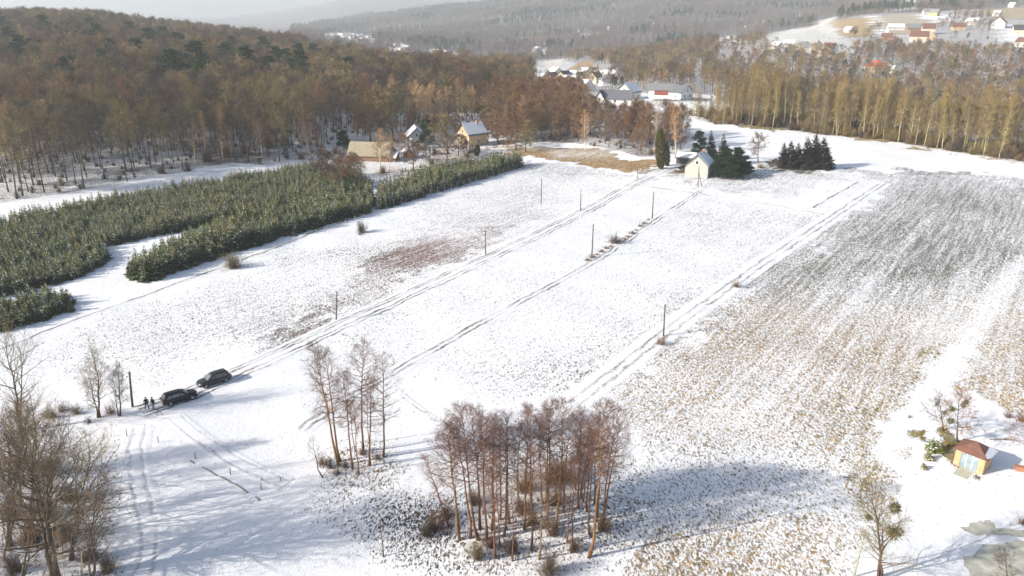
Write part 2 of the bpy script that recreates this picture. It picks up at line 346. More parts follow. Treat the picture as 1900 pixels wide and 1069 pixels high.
def cover(X, Y):
    """vegetation coverage (0..1) and colour for ground points"""
    X = np.asarray(X, float); Y = np.asarray(Y, float)
    am = np.interp(Y, [60, 110, 160], [.35, 1, 1.3]); jit = ((vnoise(X, Y, 3.0, 1)-.5)*6+(vnoise(X, Y, 9, 2)-.5)*8+(vnoise(X, Y, 1.1, 5)-.5)*4)*am; jit2 = ((vnoise(X, Y, 3.3, 3)-.5)*6+(vnoise(X, Y, 8, 4)-.5)*8+(vnoise(X, Y, 1.2, 6)-.5)*4)*am
    near = Y < 420
    sx = np.where(near, X+jit, X); sy = np.where(near, Y+jit2, Y)
    px, py = project(sx, sy, H(sx, sy))
    veg = np.full(X.shape, .02); tint = np.zeros(X.shape+(3,)); tint[:] = GREY
    fm = forest_zone(X, Y)
    veg[fm > 0] = .52; tint[fm > 0] = FOREST
    lf = (fm == 1) & (Y < 330); veg[lf] = .5; tint[lf] = (.085, .068, .05)
    tr = (fm == 3); veg[tr] = .42; tint[tr] = (.15, .10, .055)
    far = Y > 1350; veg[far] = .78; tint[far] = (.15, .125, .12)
    mid = (Y > 420) & (fm == 0) & ~far; veg[mid] = .55; tint[mid] = (.19, .15, .10)
    vis = (Y > 10)
    for poly, v, c in NEAR_REGIONS:
        m = inpoly(px, py, poly) & vis & (Y < 420); veg[m] = v; tint[m] = c
    for poly, v, c in FAR_CLEAR:
        m = inpoly(px, py, poly) & (Y > 340); veg[m] = v; tint[m] = c
    # long stripes along the working direction of the big right field
    a = math.radians(52); s = X*math.sin(a)-Y*math.cos(a)
    stripe = vnoise(s, s*0, 4.5, 7)
    big = vnoise(X, Y, 18, 8)
    rf = inpoly(px, py, NEAR_REGIONS[RF][0]) & (Y < 420)
    veg = np.where(rf, veg*(.76+.42*stripe)*(.82+.36*big), veg*np.where(near, .6+.8*vnoise(X, Y, 14, 9), 1))
    # clean snow lanes running through the big field
    for k in LANES:
        d = lane_dist(X, Y, k[0], k[1]); veg = np.where(rf, veg*(1-k[3]*np.clip(1.35-d/k[2]+(vnoise(X, Y, 2.5, 12)-.5), 0, 1)), veg)
    return np.clip(veg, 0, 1), tint
def cover_soft(X, Y):
    v, t = cover(X, Y); px, py = project(X, Y, H(X, Y))
    k = np.nonzero((py > 325) & (Y < 300) & (Y > 40) & ~((px > 1590) & (py > 640)))[0]
    if len(k):
        am = np.interp(Y[k], [60, 110, 200], [2.5, 7, 15]); vv = v[k].copy(); tt = t[k].copy(); n = 1
        for a in range(8):
            r = am*(.55 if a % 2 else 1.0); v2, t2 = cover(X[k]+r*math.cos(a*.785), Y[k]+r*math.sin(a*.785)); vv += v2; tt += t2; n += 1
        rf = px[k] > -300
        v[k] = np.where(rf, vv/n*.6+v[k]*.4, v[k]); t[k] = np.where(rf[:, None], tt/n, t[k])
    return v, t
RF = [i for i, r in enumerate(NEAR_REGIONS) if r[0][0] == (1250, 630)][0]
def lane_dist(X, Y, a, b):
    ax, ay = a.x, a.y; bx, by = b.x-ax, b.y-ay; L2 = bx*bx+by*by
    t = np.clip(((X-ax)*bx+(Y-ay)*by)/L2, 0, 1)
    return np.hypot(X-ax-bx*t, Y-ay-by*t)
LANES = [(P(1645,850), P(1895,480), 2.0, .8), (P(1380,790), P(1730,400), 1.0, .42), (P(1480,600), P(1600,470), .6, .25)]
FL = [at(-300,200), P(0,378), P(200,346), P(330,322), P(430,302), at(500, 252), at(560, 262), at(640, 305), at(760, 322), at(930, 322)]   # front edge of the left wood
FRONT_X = np.array([project(p.x, p.y, p.z)[0] for p in FL], float); FRONT_Y = np.array([p.y for p in FL])
TL = [P(1290,222), P(1330,232), P(1450,241), P(1650,263), P(1900,302), P(2100,330)]     # front edge of the tall tree line on the right
TLX = np.array([p.x for p in TL]); TLY = np.array([p.y for p in TL])
BELT = [at(925, 292), at(1000, 296), at(1060, 290), at(1150, 272), at(1185, 262), at(1225, 262), at(1268, 272), at(1275, 296), at(1240, 304), at(1150, 306), at(1092, 318), at(1075, 430), at(920, 470), at(860, 400), at(900, 330)]
BELTP = [(p.x, p.y) for p in BELT]
def forest_zone(X, Y):
    """0 open, 1 left wood, 2 middle belt, 3 tall line on the right, 4 valley wood behind it, 5 brown ridge, 6 right hill, 7 far slopes"""
    px, py = project(X, Y, H(X, Y))
    z = np.zeros(X.shape, int)
    back = np.interp(px, [-300, 450, 520, 600, 850, 960, 1000], [1250, 1150, 1050, 950, 780, 650, 560])
    z[(px < 990) & (Y > np.interp(px, FRONT_X, FRONT_Y)) & (Y < back)] = 1
    z[inpoly(X, Y, BELTP)] = 2
    tl = np.interp(X, TLX, TLY, left=1e9)
    z[(Y > tl+2) & (Y < tl+38) & (X > TLX[0])] = 3
    z[(px > 1130) & (Y > tl+38) & (Y < 700) & (px > 1300)] = 4
    z[(px > 1070) & (px <= 1290) & (Y > 450) & (Y < 700)] = 4
    z[(px > 930) & (px <= 1420) & (Y > 860) & (Y < 1350)] = 5
    z[(px > 1130) & (Y >= 700) & (Y <= 860)] = 5
    z[(px > 1330) & (Y > 700) & (Y < 1350)] = 6
    z[(Y >= 1350) & (Y < 4300) & (px > 540)] = 7
    vis = (z >= 4)
    for poly, v, c in FAR_CLEAR:
        z[inpoly(px, py, poly) & vis] = 0
    for hx, hy in HPOS:      # houses keep their gardens open
        z[(np.abs(X-hx) < 10) & (Y > hy-55) & (Y < hy+9) & (Y > 330)] = 0
    return z

# ------------------------------------------------------------------ ground sheet
def axis(fine0, fine1, step, lo, hi, grow=1.07):
    a = list(np.arange(fine0, fine1+step, step)); s = step; x = a[-1]
    while x < hi: s *= grow; x += s; a.append(x)
    s = step; x = fine0; pre = []
    while x > lo: s *= grow; x -= s; pre.append(x)
    return np.array(pre[::-1]+a)
gx = axis(-150, 165, .9, -9500, 9500, 1.06); gy = axis(48, 330, .9, -400, 10500, 1.035)
GX, GY = np.meshgrid(gx, gy, indexing='ij'); GZ = H(GX, GY)
nx, ny = GX.shape
ii, jj = np.meshgrid(np.arange(nx-1), np.arange(ny-1), indexing='ij')
gf = np.stack([ii*ny+jj, (ii+1)*ny+jj, (ii+1)*ny+jj+1, ii*ny+jj+1], -1).reshape(-1, 4)
def ground_material():
    m = bpy.data.materials.new('snowy_ground'); n, l = nodes_of(m); b = n['Principled BSDF']
    geo = n.new('ShaderNodeNewGeometry')
    mp = n.new('ShaderNodeMapping'); mp.inputs['Rotation'].default_value = (0, 0, math.radians(-38)); mp.inputs['Scale'].default_value = (1, .5, 1)
    l.new(geo.outputs['Position'], mp.inputs['Vector'])
    nz = n.new('ShaderNodeTexNoise'); nz.inputs['Scale'].default_value = 4.4; nz.inputs['Detail'].default_value = 6; nz.inputs['Roughness'].default_value = .7; nz.inputs['Distortion'].default_value = .6
    l.new(mp.outputs[0], nz.inputs['Vector'])
    at_ = n.new('ShaderNodeAttribute'); at_.attribute_name = 'veg'
    tn = n.new('ShaderNodeAttribute'); tn.attribute_name = 'tint'
    mps = n.new('ShaderNodeMapping'); mps.vector_type = 'TEXTURE'; mps.inputs['Rotation'].default_value = (0, 0, math.radians(54)); mps.inputs['Scale'].default_value = (16, .8, 1)
    l.new(geo.outputs['Position'], mps.inputs['Vector'])
    ns = n.new('ShaderNodeTexNoise'); ns.inputs['Scale'].default_value = 1.0; ns.inputs['Detail'].default_value = 4; ns.inputs['Roughness'].default_value = .6; l.new(mps.outputs[0], ns.inputs['Vector'])
    st = n.new('ShaderNodeMapRange'); st.inputs[1].default_value = .3; st.inputs[2].default_value = .7; st.inputs[3].default_value = .7; st.inputs[4].default_value = 1.3; l.new(ns.outputs['Fac'], st.inputs[0])
    vm = n.new('ShaderNodeMath'); vm.operation = 'MULTIPLY'; l.new(at_.outputs['Fac'], vm.inputs[0]); l.new(st.outputs[0], vm.inputs[1])
    th = n.new('ShaderNodeMapRange'); th.inputs[1].default_value = 0; th.inputs[2].default_value = 1; th.inputs[3].default_value = .655; th.inputs[4].default_value = .33
    l.new(vm.outputs[0], th.inputs[0])
    lo = n.new('ShaderNodeMath'); lo.operation = 'SUBTRACT'; l.new(th.outputs[0], lo.inputs[0]); lo.inputs[1].default_value = .035
    hi = n.new('ShaderNodeMath'); hi.operation = 'ADD'; l.new(th.outputs[0], hi.inputs[0]); hi.inputs[1].default_value = .035
    mk = n.new('ShaderNodeMapRange'); mk.interpolation_type = 'SMOOTHSTEP'; l.new(nz.outputs['Fac'], mk.inputs[0]); l.new(lo.outputs[0], mk.inputs[1]); l.new(hi.outputs[0], mk.inputs[2])
    n2 = n.new('ShaderNodeTexNoise'); n2.inputs['Scale'].default_value = .9; n2.inputs['Detail'].default_value = 4; l.new(geo.outputs['Position'], n2.inputs['Vector'])
    v2 = n.new('ShaderNodeMapRange'); v2.inputs[1].default_value = .3; v2.inputs[2].default_value = .7; v2.inputs[3].default_value = .45; v2.inputs[4].default_value = 1.3
    l.new(n2.outputs['Fac'], v2.inputs[0])
    hs = n.new('ShaderNodeHueSaturation'); l.new(tn.outputs['Color'], hs.inputs['Color']); l.new(v2.outputs[0], hs.inputs['Value'])
    n5 = n.new('ShaderNodeTexNoise'); n5.inputs['Scale'].default_value = 1.7; n5.inputs['Detail'].default_value = 3; l.new(mp.outputs[0], n5.inputs['Vector'])
    s5 = n.new('ShaderNodeMapRange'); s5.inputs[1].default_value = .35; s5.inputs[2].default_value = .65; s5.inputs[3].default_value = .35; s5.inputs[4].default_value = 1.35; l.new(n5.outputs['Fac'], s5.inputs[0]); l.new(s5.outputs[0], hs.inputs['Saturation'])
    sn = n.new('ShaderNodeValToRGB'); sn.color_ramp.elements[0].color = (.80, .82, .86, 1); sn.color_ramp.elements[1].color = (.90, .91, .93, 1)
    n3 = n.new('ShaderNodeTexNoise'); n3.inputs['Scale'].default_value = .12; n3.inputs['Detail'].default_value = 6; l.new(geo.outputs['Position'], n3.inputs['Vector']); l.new(n3.outputs['Fac'], sn.inputs[0])
    mx = n.new('ShaderNodeMix'); mx.data_type = 'RGBA'; l.new(mk.outputs[0], mx.inputs[0]); l.new(sn.outputs[0], mx.inputs[6]); l.new(hs.outputs[0], mx.inputs[7])
    l.new(mx.outputs[2], b.inputs['Base Color']); b.inputs['Roughness'].default_value = .85; b.inputs['Specular IOR Level'].default_value = .2
    bp = n.new('ShaderNodeBump'); bp.inputs['Strength'].default_value = .55; bp.inputs['Distance'].default_value = .12
    ad = n.new('ShaderNodeMath'); ad.operation = 'MULTIPLY_ADD'; l.new(nz.outputs['Fac'], ad.inputs[0]); ad.inputs[1].default_value = .8
    n4 = n.new('ShaderNodeTexNoise'); n4.inputs['Scale'].default_value = .7; n4.inputs['Detail'].default_value = 5; l.new(mp.outputs[0], n4.inputs['Vector']); l.new(n4.outputs['Fac'], ad.inputs[2])
    l.new(ad.outputs[0], bp.inputs['Height']); l.new(bp.outputs[0], b.inputs['Normal'])
    return m
M['ground'] = ground_material()
gm = mesh('ground', np.stack([GX, GY, GZ], -1), gf, M['ground'], True)
gv, gt = cover_soft(GX.ravel(), GY.ravel())
a_ = gm.attributes.new('veg', 'FLOAT', 'POINT'); a_.data.foreach_set('value', gv.astype(np.float32))
a_ = gm.attributes.new('tint', 'FLOAT_COLOR', 'POINT'); a_.data.foreach_set('color', np.concatenate([gt, np.ones((len(gt), 1))], 1).astype(np.float32).ravel())
ground = obj('ground', gm); tag(ground, 'snow covered meadows and ploughland rolling away to wooded hills', 'ground', kind='structure')

# ------------------------------------------------------------------ tracks, paths and ditches laid on the ground
def rut_material(name, ruts, width, dark, amount, rib=0.0):
    """snow strip with dark wheel lines at the given offsets (metres across)"""
    m = bpy.data.materials.new(name); n, l = nodes_of(m); b = n['Principled BSDF']
    uv = n.new('ShaderNodeUVMap'); sx = n.new('ShaderNodeSeparateXYZ'); l.new(uv.outputs[0], sx.inputs[0])
    geo = n.new('ShaderNodeNewGeometry')
    wob = n.new('ShaderNodeTexNoise'); wob.inputs['Scale'].default_value = .35; wob.inputs['Detail'].default_value = 5; l.new(geo.outputs['Position'], wob.inputs['Vector'])
    w1 = n.new('ShaderNodeMath'); w1.operation = 'MULTIPLY_ADD'; l.new(wob.outputs['Fac'], w1.inputs[0]); w1.inputs[1].default_value = 1.5; w1.inputs[2].default_value = -.75
    uu = n.new('ShaderNodeMath'); uu.operation = 'ADD'; l.new(sx.outputs['X'], uu.inputs[0]); l.new(w1.outputs[0], uu.inputs[1])
    dmin = None
    for r in ruts:
        s = n.new('ShaderNodeMath'); s.operation = 'SUBTRACT'; l.new(uu.outputs[0], s.inputs[0]); s.inputs[1].default_value = r
        a = n.new('ShaderNodeMath'); a.operation = 'ABSOLUTE'; l.new(s.outputs[0], a.inputs[0])
        if dmin is None: dmin = a
        else:
            mn = n.new('ShaderNodeMath'); mn.operation = 'MINIMUM'; l.new(dmin.outputs[0], mn.inputs[0]); l.new(a.outputs[0], mn.inputs[1]); dmin = mn
    line = n.new('ShaderNodeMapRange'); line.interpolation_type = 'SMOOTHSTEP'; l.new(dmin.outputs[0], line.inputs[0])
    line.inputs[1].default_value = 0; line.inputs[2].default_value = width; line.inputs[3].default_value = 1; line.inputs[4].default_value = 0
    nz = n.new('ShaderNodeTexNoise'); nz.inputs['Scale'].default_value = 1.9; nz.inputs['Detail'].default_value = 6; nz.inputs['Roughness'].default_value = .7; l.new(geo.outputs['Position'], nz.inputs['Vector'])
    br = n.new('ShaderNodeMapRange'); br.interpolation_type = 'SMOOTHSTEP'; br.inputs[1].default_value = .62-amount*.4; br.inputs[2].default_value = .78-amount*.4; l.new(nz.outputs['Fac'], br.inputs[0])
    nl = n.new('ShaderNodeTexNoise'); nl.inputs['Scale'].default_value = .16; nl.inputs['Detail'].default_value = 3; l.new(geo.outputs['Position'], nl.inputs['Vector'])
    ml = n.new('ShaderNodeMapRange'); ml.inputs[1].default_value = .36; ml.inputs[2].default_value = .6; ml.inputs[3].default_value = .25; ml.inputs[4].default_value = 1; l.new(nl.outputs['Fac'], ml.inputs[0])
    m0 = n.new('ShaderNodeMath'); m0.operation = 'MULTIPLY'; l.new(br.outputs[0], m0.inputs[0]); l.new(ml.outputs[0], m0.inputs[1])
    mu = n.new('ShaderNodeMath'); mu.operation = 'MULTIPLY'; l.new(line.outputs[0], mu.inputs[0]); l.new(m0.outputs[0], mu.inputs[1])
    mx = n.new('ShaderNodeMix'); mx.data_type = 'RGBA'; l.new(mu.outputs[0], mx.inputs[0]); mx.inputs[6].default_value = (.85, .865, .895, 1); mx.inputs[7].default_value = (*dark, 1)
    l.new(mx.outputs[2], b.inputs['Base Color']); b.inputs['Roughness'].default_value = .85; b.inputs['Specular IOR Level'].default_value = .2
    bp = n.new('ShaderNodeBump'); bp.inputs['Strength'].default_value = .5; bp.inputs['Distance'].default_value = .1
    l.new(nz.outputs['Fac'], bp.inputs['Height']); l.new(bp.outputs[0], b.inputs['Normal'])
    return m
def smooth_line(pts, step=1.0, it=3):
    pts = np.array(pts, float)
    for _ in range(it):
        q = .75*pts[:-1]+.25*pts[1:]; r = .25*pts[:-1]+.75*pts[1:]
        pts = np.concatenate([pts[:1], np.stack([q, r], 1).reshape(-1, pts.shape[1]), pts[-1:]])
    d = np.concatenate([[0], np.cumsum(np.linalg.norm(np.diff(pts, axis=0), axis=1))])
    s = np.arange(0, d[-1], step)
    return np.stack([np.interp(s, d, pts[:, k]) for k in range(pts.shape[1])], 1)
def strip(name, px_pts, half, ruts, depth, mat, label, lift=.02, raw=None, step=1.0):
    pts = raw if raw is not None else [P(*p)[:2] for p in px_pts]
    L = smooth_line([tuple(p) for p in pts], step)
    T = np.gradient(L, axis=0); T /= np.linalg.norm(T, axis=1, keepdims=True); N = np.stack([T[:, 1], -T[:, 0]], 1)
    us = np.unique(np.concatenate([np.linspace(-half, half, 13), np.array([r+d for r in ruts for d in (-.3, -.12, .12, .3)] or [0])])); us = us[np.abs(us) <= half]
    V = []
    prof = np.zeros(len(us))
    for i, u in enumerate(us):
        e = min(1.0, (half-abs(u))/(.25*half))
        inr = any(abs(u-r) < .2 for r in ruts)
        prof[i] = lift*.3+e*(lift+(0 if inr else depth))
    XY = L[:, None, :]+N[:, None, :]*us[None, :, None]
    Z = H(XY[..., 0], XY[..., 1])+prof[None, :]
    V = np.concatenate([XY, Z[..., None]], -1).reshape(-1, 3)
    n, k = len(L), len(us); i, j = np.meshgrid(np.arange(n-1), np.arange(k-1), indexing='ij')
    F = np.stack([i*k+j, i*k+j+1, (i+1)*k+j+1, (i+1)*k+j], -1).reshape(-1, 4)
    me = mesh(name, V, F, mat, True)
    uvl = me.uv_layers.new(name='UVMap')
    uvv = np.stack([np.tile(us, n), np.repeat(np.arange(n)*step, k)], 1).astype(np.float32)
    idx = np.empty(len(me.loops), np.int32); me.loops.foreach_get('vertex_index', idx)
    uvl.data.foreach_set('uv', uvv[idx].ravel())
    o = obj(name, me); tag(o, label, name.split('_')[-1], kind='structure'); return o
EARTH = (.12, .105, .09)
M['track'] = rut_material('track_snow', [-1.6, -.75, .75, 1.7], .44, EARTH, .7)
M['path'] = rut_material('path_snow', [-.55, .5], .48, (.14,.13,.115), .68)
M['line'] = rut_material('line_snow', [0], .55, (.10,.085,.065), .9)
M['faint'] = rut_material('faint_snow', [-.7, .7], .35, (.45,.46,.49), .6)
M['edge'] = rut_material('edge_snow', [-.5, .9], .5, (.13,.12,.10), .6)
strip('farm_track', [(262,765),(330,742),(420,704),(520,658),(620,610),(740,556),(860,500),(980,445),(1090,390),(1160,350),(1200,330),(1245,312)], 2.6, [-.75,.75], .05, M['track'], 'rutted farm track through the snow from the parked cars to the house')
strip('field_path', [(560,800),(640,740),(740,690),(840,630),(950,570),(1060,512),(1150,458),(1230,400),(1300,356),(1318,340)], 1.5, [-.55,.5], .03, M['path'], 'narrow wheel path along the middle of the white field')
strip('field_edge', [(1062,752),(1140,690),(1230,620),(1330,548),(1440,470),(1545,402),(1640,338)], 2.4, [-.6,.4], .03, M['edge'], 'rutted edge between the white field and the stubble field')
strip('field_boundary', [(1180,345),(1240,352),(1310,362),(1400,376),(1545,402)], .8, [0], .02, M['line'], 'thin dark boundary line across the top of the white field')
strip('plot_boundary', [(1508,386),(1545,365),(1592,338)], .9, [0], .02, M['line'], 'short dark furrow beside the small plot under the tree line')
strip('ditch', [(-60,668),(20,645),(90,612),(210,570),(330,525),(430,490),(520,458),(610,420),(700,392)], .9, [0], .02, M['line'], 'dark ditch line between the plantation and the meadow')
strip('wheel_ruts', [(250,1120),(285,1000),(262,925),(250,860),(252,820),(262,790)], 1.8, [-.7,.7], .02, M['faint'], 'curved snowed-over wheel ruts beside the wood at the lower left')
strip('footpath', [(325,775),(380,820),(450,865),(540,905)], 1.4, [-.7,.7], .02, M['faint'], 'faint pair of wheel marks crossing the white foreground')
strip('furrow_bank', [(745,735),(775,758),(812,785)], .7, [0], .03, rut_material('bank', [0], .28, (.30,.17,.10), .5), 'reddish furrow bank just right of the small alder clump')
strip('field_furrow', [(620,612),(720,560),(800,530),(870,500)], .7, [0], .02, M['line'], 'dark furrow along the lower edge of the farm track')

# ------------------------------------------------------------------ tree builders: each returns {part name: mesh}
def unit(v): return v/(np.linalg.norm(v, axis=-1, keepdims=True)+1e-9)
def bare_tree(name, seed, h, r, cs, cw, n1, n2, n3, a0=65, a1=28, up=.25, tw=.012, tl=.7, bark='bark_dark', twig='twig_brown', prof='oval', wig=.012, stems=1, spread=.0):
    rng = np.random.default_rng(seed); mb = MB(); SV = []; SF = []; off = 0
    tp, td, tlen = [], [], []
    for st in range(stems):
        k = 9; t = np.linspace(0, 1, k)
        j = np.cumsum(rng.normal(0, wig*h/2.2, (k, 2)), 0); j[0] = 0
        az0 = rng.uniform(0, 6.28)+st*2.1; hs = h*(1 if st == 0 else rng.uniform(.75, .97))
        lean = spread*(0 if stems == 1 else 1)*hs*np.array([math.cos(az0), math.sin(az0)])
        tr = np.concatenate([j+lean[None]*(t[:, None]**1.1)+(rng.normal(0, .12, 2) if stems > 1 else 0), (t*hs)[:, None]], 1); tr[0, 2] = -.25
        rs = r*(1 if st == 0 else .75)
        rad = rs*(1-.93*t**.85); rad[0] *= 1.35
        mb.tube(tr, rad, 6)
        nn = n1 if st == 0 else int(n1*.6)
        for i in range(nn):
            tt = ((i+rng.random())/nn)**.9; tz = cs+(1-cs)*tt*.985
            p = np.array([np.interp(tz, t, tr[:, c]) for c in range(3)])
            az = 2.4*i+rng.normal(0, .5); a = math.radians(a0+(a1-a0)*tt+rng.normal(0, 9))
            pf = {'oval': math.sin(math.pi*(.2+.74*tt)), 'dome': math.sqrt(max(.05, 1-(tt*.95)**2.2))*(.75+.4*min(1, tt*3)), 'cone': 1.05-tt*.9, 'column': .9-.35*tt}[prof]
            ln = cw*pf*rng.uniform(.7, 1.2)+.15
            d = np.array([math.sin(a)*math.cos(az), math.sin(a)*math.sin(az), math.cos(a)])
            pts = [p]; dirs = []
            for s in range(4):
                dirs.append(d); pts.append(pts[-1]+d*ln/4)
                d = d+np.array([0, 0, up])*.5+rng.normal(0, .14, 3); d = d/np.linalg.norm(d)
            pts = np.array(pts); pr = rs*(.42-.27*tt)*np.array([1, .75, .52, .32, .12])
            pr = np.maximum(pr, tw*1.1); mb.tube(pts, pr, 4, cap=False)
            ss = rng.uniform(.2, 1, n2); si = np.minimum((ss*4).astype(int), 3)
            sp = pts[si]+(pts[si+1]-pts[si])*((ss*4)-si)[:, None]; sd = np.array(dirs)[si]
            rnd = rng.normal(size=(n2, 3)); rnd -= (rnd*sd).sum(1, keepdims=True)*sd; rnd = unit(rnd)
            d2 = unit(sd*.75+rnd*.8+np.array([0, 0, up*.5])); l2 = ln*.42*(1.15-.6*ss)*rng.uniform(.6, 1.3, n2)+.25
            V, F = spikes(sp, d2, l2, np.maximum(tw*1.7, l2*.011), rng); SV.append(V); SF.append(F+off); off += len(V)
            # fine twigs along each side branch
            q = np.repeat(np.arange(n2), n3); f = rng.uniform(.25, 1.0, len(q))
            tp.append(sp[q]+d2[q]*(l2[q]*f)[:, None]); rd = rng.normal(size=(len(q), 3))
            td.append(unit(d2[q]*.7+unit(rd)*.75+np.array([0, 0, up*.6]))); tlen.append(np.minimum(tl, l2[q]*.75)*rng.uniform(.6, 1.3, len(q)))
            q3 = max(3, n3); f = rng.uniform(.3, 1.0, q3)*4; fi = np.minimum(f.astype(int), 3)
            tp.append(pts[fi]+(pts[fi+1]-pts[fi])*(f-fi)[:, None]); rd = rng.normal(size=(q3, 3))
            td.append(unit(np.array(dirs)[fi]*.6+unit(rd)*.8+np.array([0, 0, up*.5]))); tlen.append(tl*rng.uniform(.5, 1.1, q3))
    TP, TD, TLn = np.concatenate(tp), np.concatenate(td), np.concatenate(tlen)
    V, F = spikes(TP, TD, TLn, tw, rng); SV.append(V); SF.append(F+off)
    return {'trunk': mb.mesh(name+'_trunk', M[bark], True), 'crown': mesh(name+'_crown', np.concatenate(SV), np.concatenate(SF), M[twig])}
def kites(P0, D, L, Wd, droop, rng):
    """needle fronds: folded two-triangle kites"""
    N = len(P0); D = unit(D); up = np.array([0, 0, 1.0])
    S = unit(np.cross(D, up)+1e-6); n = np.cross(S, D)
    L = np.broadcast_to(L, (N,))[:, None]; Wd = np.broadcast_to(Wd, (N,))[:, None]
    mid = P0+D*L*.55; tip = P0+D*L-up*L*droop
    V = np.stack([P0, mid+S*Wd-n*Wd*.35, tip, mid-S*Wd-n*Wd*.35], 1).reshape(-1, 3)
    b = np.arange(N)[:, None]*4
    return V, np.concatenate([b+[[0, 1, 2]], b+[[0, 2, 3]]])
def conifer(name, seed, h, w, levels, per, needle, snow=0.0, base=.04, power=.85, slope=-.15, droop=.12, wf=.34, bark='bark_dark'):
    rng = np.random.default_rng(seed); mb = MB()
    mb.tube([(0, 0, -.2), (0, 0, h*.5), (rng.normal(0, .02*h), rng.normal(0, .02*h), h*.97)], [h*.022+.02, h*.014, .01], 5)
    Pn, D, L = [], [], []
    for i in range(levels):
        t = base+(1-base)*(i+rng.uniform(-.3, .3))/levels; t = min(max(t, .02), .985)
        rad = w*(1-t)**power*rng.uniform(.82, 1.15)+.04*w
        m = max(4, int(per*(1-.55*t)))
        az = np.arange(m)*6.283/m+rng.uniform(0, 6.28)+rng.normal(0, .25, m)
        ln = rad*rng.uniform(.65, 1.2, m)
        Pn.append(np.stack([np.cos(az)*rad*.08, np.sin(az)*rad*.08, np.full(m, t*h)+rng.normal(0, .012*h, m)], 1))
        D.append(np.stack([np.cos(az), np.sin(az), slope+.75*t+rng.normal(0, .12, m)], 1)); L.append(ln)
    Pn, D, L = np.concatenate(Pn), unit(np.concatenate(D)), np.concatenate(L)
    V, F = kites(Pn, D, L, L*wf, droop, rng)
    # side sprays make the outline ragged
    q = np.repeat(np.arange(len(Pn)), 2); f = rng.uniform(.35, .85, len(q)); sd = unit(D[q]+np.cross(D[q], [0, 0, 1.0])*np.where(np.arange(len(q)) % 2, 1, -1)[:, None]*.9+rng.normal(0, .15, (len(q), 3)))
    V2, F2 = kites(Pn[q]+D[q]*(L[q]*f)[:, None], sd, L[q]*.42, L[q]*.15, droop, rng)
    V3, F3 = spikes(np.array([[0, 0, h*.93]]*3)+rng.normal(0, .02*h, (3, 3))*[1, 1, .5], np.array([[0, 0, 1.0]]*3)+rng.normal(0, .15, (3, 3)), h*.12, h*.012, rng)
    VV = np.concatenate([V, V2, V3]); FF = np.concatenate([F, F2+len(V), F3+len(V)+len(V2)])
    out = {'trunk': mb.mesh(name+'_trunk', M[bark]), 'crown': mesh(name+'_crown', VV, FF, M[needle])}
    if snow:
        sel = np.nonzero((rng.random(len(Pn)) < snow))[0]
        Vs, Fs = kites(Pn[sel]+D[sel]*(L[sel]*.28)[:, None]+[0, 0, .03*h/3+.015], D[sel], L[sel]*.55, L[sel]*.17, droop, rng)
        out['snow'] = mesh(name+'_snow', Vs, Fs, M['snow'])
    return out
def pine(name, seed, h, w, needle='needle_pine', cs=.4, n=16, dens=110, nl=.9):
    rng = np.random.default_rng(seed); mb = MB(); t = np.linspace(0, 1, 6)
    tr = np.stack([np.cumsum(rng.normal(0, .012*h, 6)), np.cumsum(rng.normal(0, .012*h, 6)), t*h*.95], 1); tr[0] = (0, 0, -.2)
    mb.tube(tr, .014*h*(1.1-t)+.02, 6); PP, DD = [], []
    for i in range(n):
        tt = (i+.5)/n; tz = cs+(1-cs)*tt; p = np.array([np.interp(tz, t, tr[:, c]) for c in range(3)])
        az = 2.4*i+rng.normal(0, .5); ln = w*(1.1-.85*tt**1.6)*rng.uniform(.55, 1.1)
        c = p+np.array([math.cos(az)*ln*.75, math.sin(az)*ln*.75, .12*ln+.25])
        mb.tube([p, (p+c)/2-[0, 0, .1], c], [.01*h*(1-tt)+.02, .03, .015], 4, False)
        R = w*.42*(1-.35*tt)*rng.uniform(.75, 1.25)
        v = unit(rng.normal(size=(dens, 3))); PP.append(c+v*R*np.array([1.15, 1.15, .55])*rng.uniform(.35, 1, (dens, 1))); DD.append(unit(v+[0, 0, .55]))
    PP, DD = np.concatenate(PP), np.concatenate(DD)
    V, F = spikes(PP, DD, nl*rng.uniform(.5, 1.1, len(PP))*w*.2, w*.035, rng)
    return {'trunk': mb.mesh(name+'_trunk', M['bark_dark'], True), 'crown': mesh(name+'_crown', V, F, M[needle])}
def column_tree(name, seed, h, w, needle, n=1500):
    rng = np.random.default_rng(seed); mb = MB(); mb.tube([(0, 0, -.2), (0, 0, h*.8)], [.12, .03], 5)
    t = rng.random(n)**.9; R = w*np.sin(np.pi*(.10+.86*t))**.7*rng.uniform(.7, 1.05, n)*(.85+.3*np.sin(t*17+seed)**2); az = rng.uniform(0, 6.28, n)
    Pn = np.stack([np.cos(az)*R*.75, np.sin(az)*R*.75, t*h*.93], 1); D = np.stack([np.cos(az)*.5, np.sin(az)*.5, np.full(n, 1.0)], 1)+rng.normal(0, .2, (n, 3))
    V, F = spikes(Pn, D, h*.07*rng.uniform(.6, 1.2, n), w*.085, rng)
    return {'trunk': mb.mesh(name+'_trunk', M['bark_dark']), 'crown': mesh(name+'_crown', V, F, M[needle])}
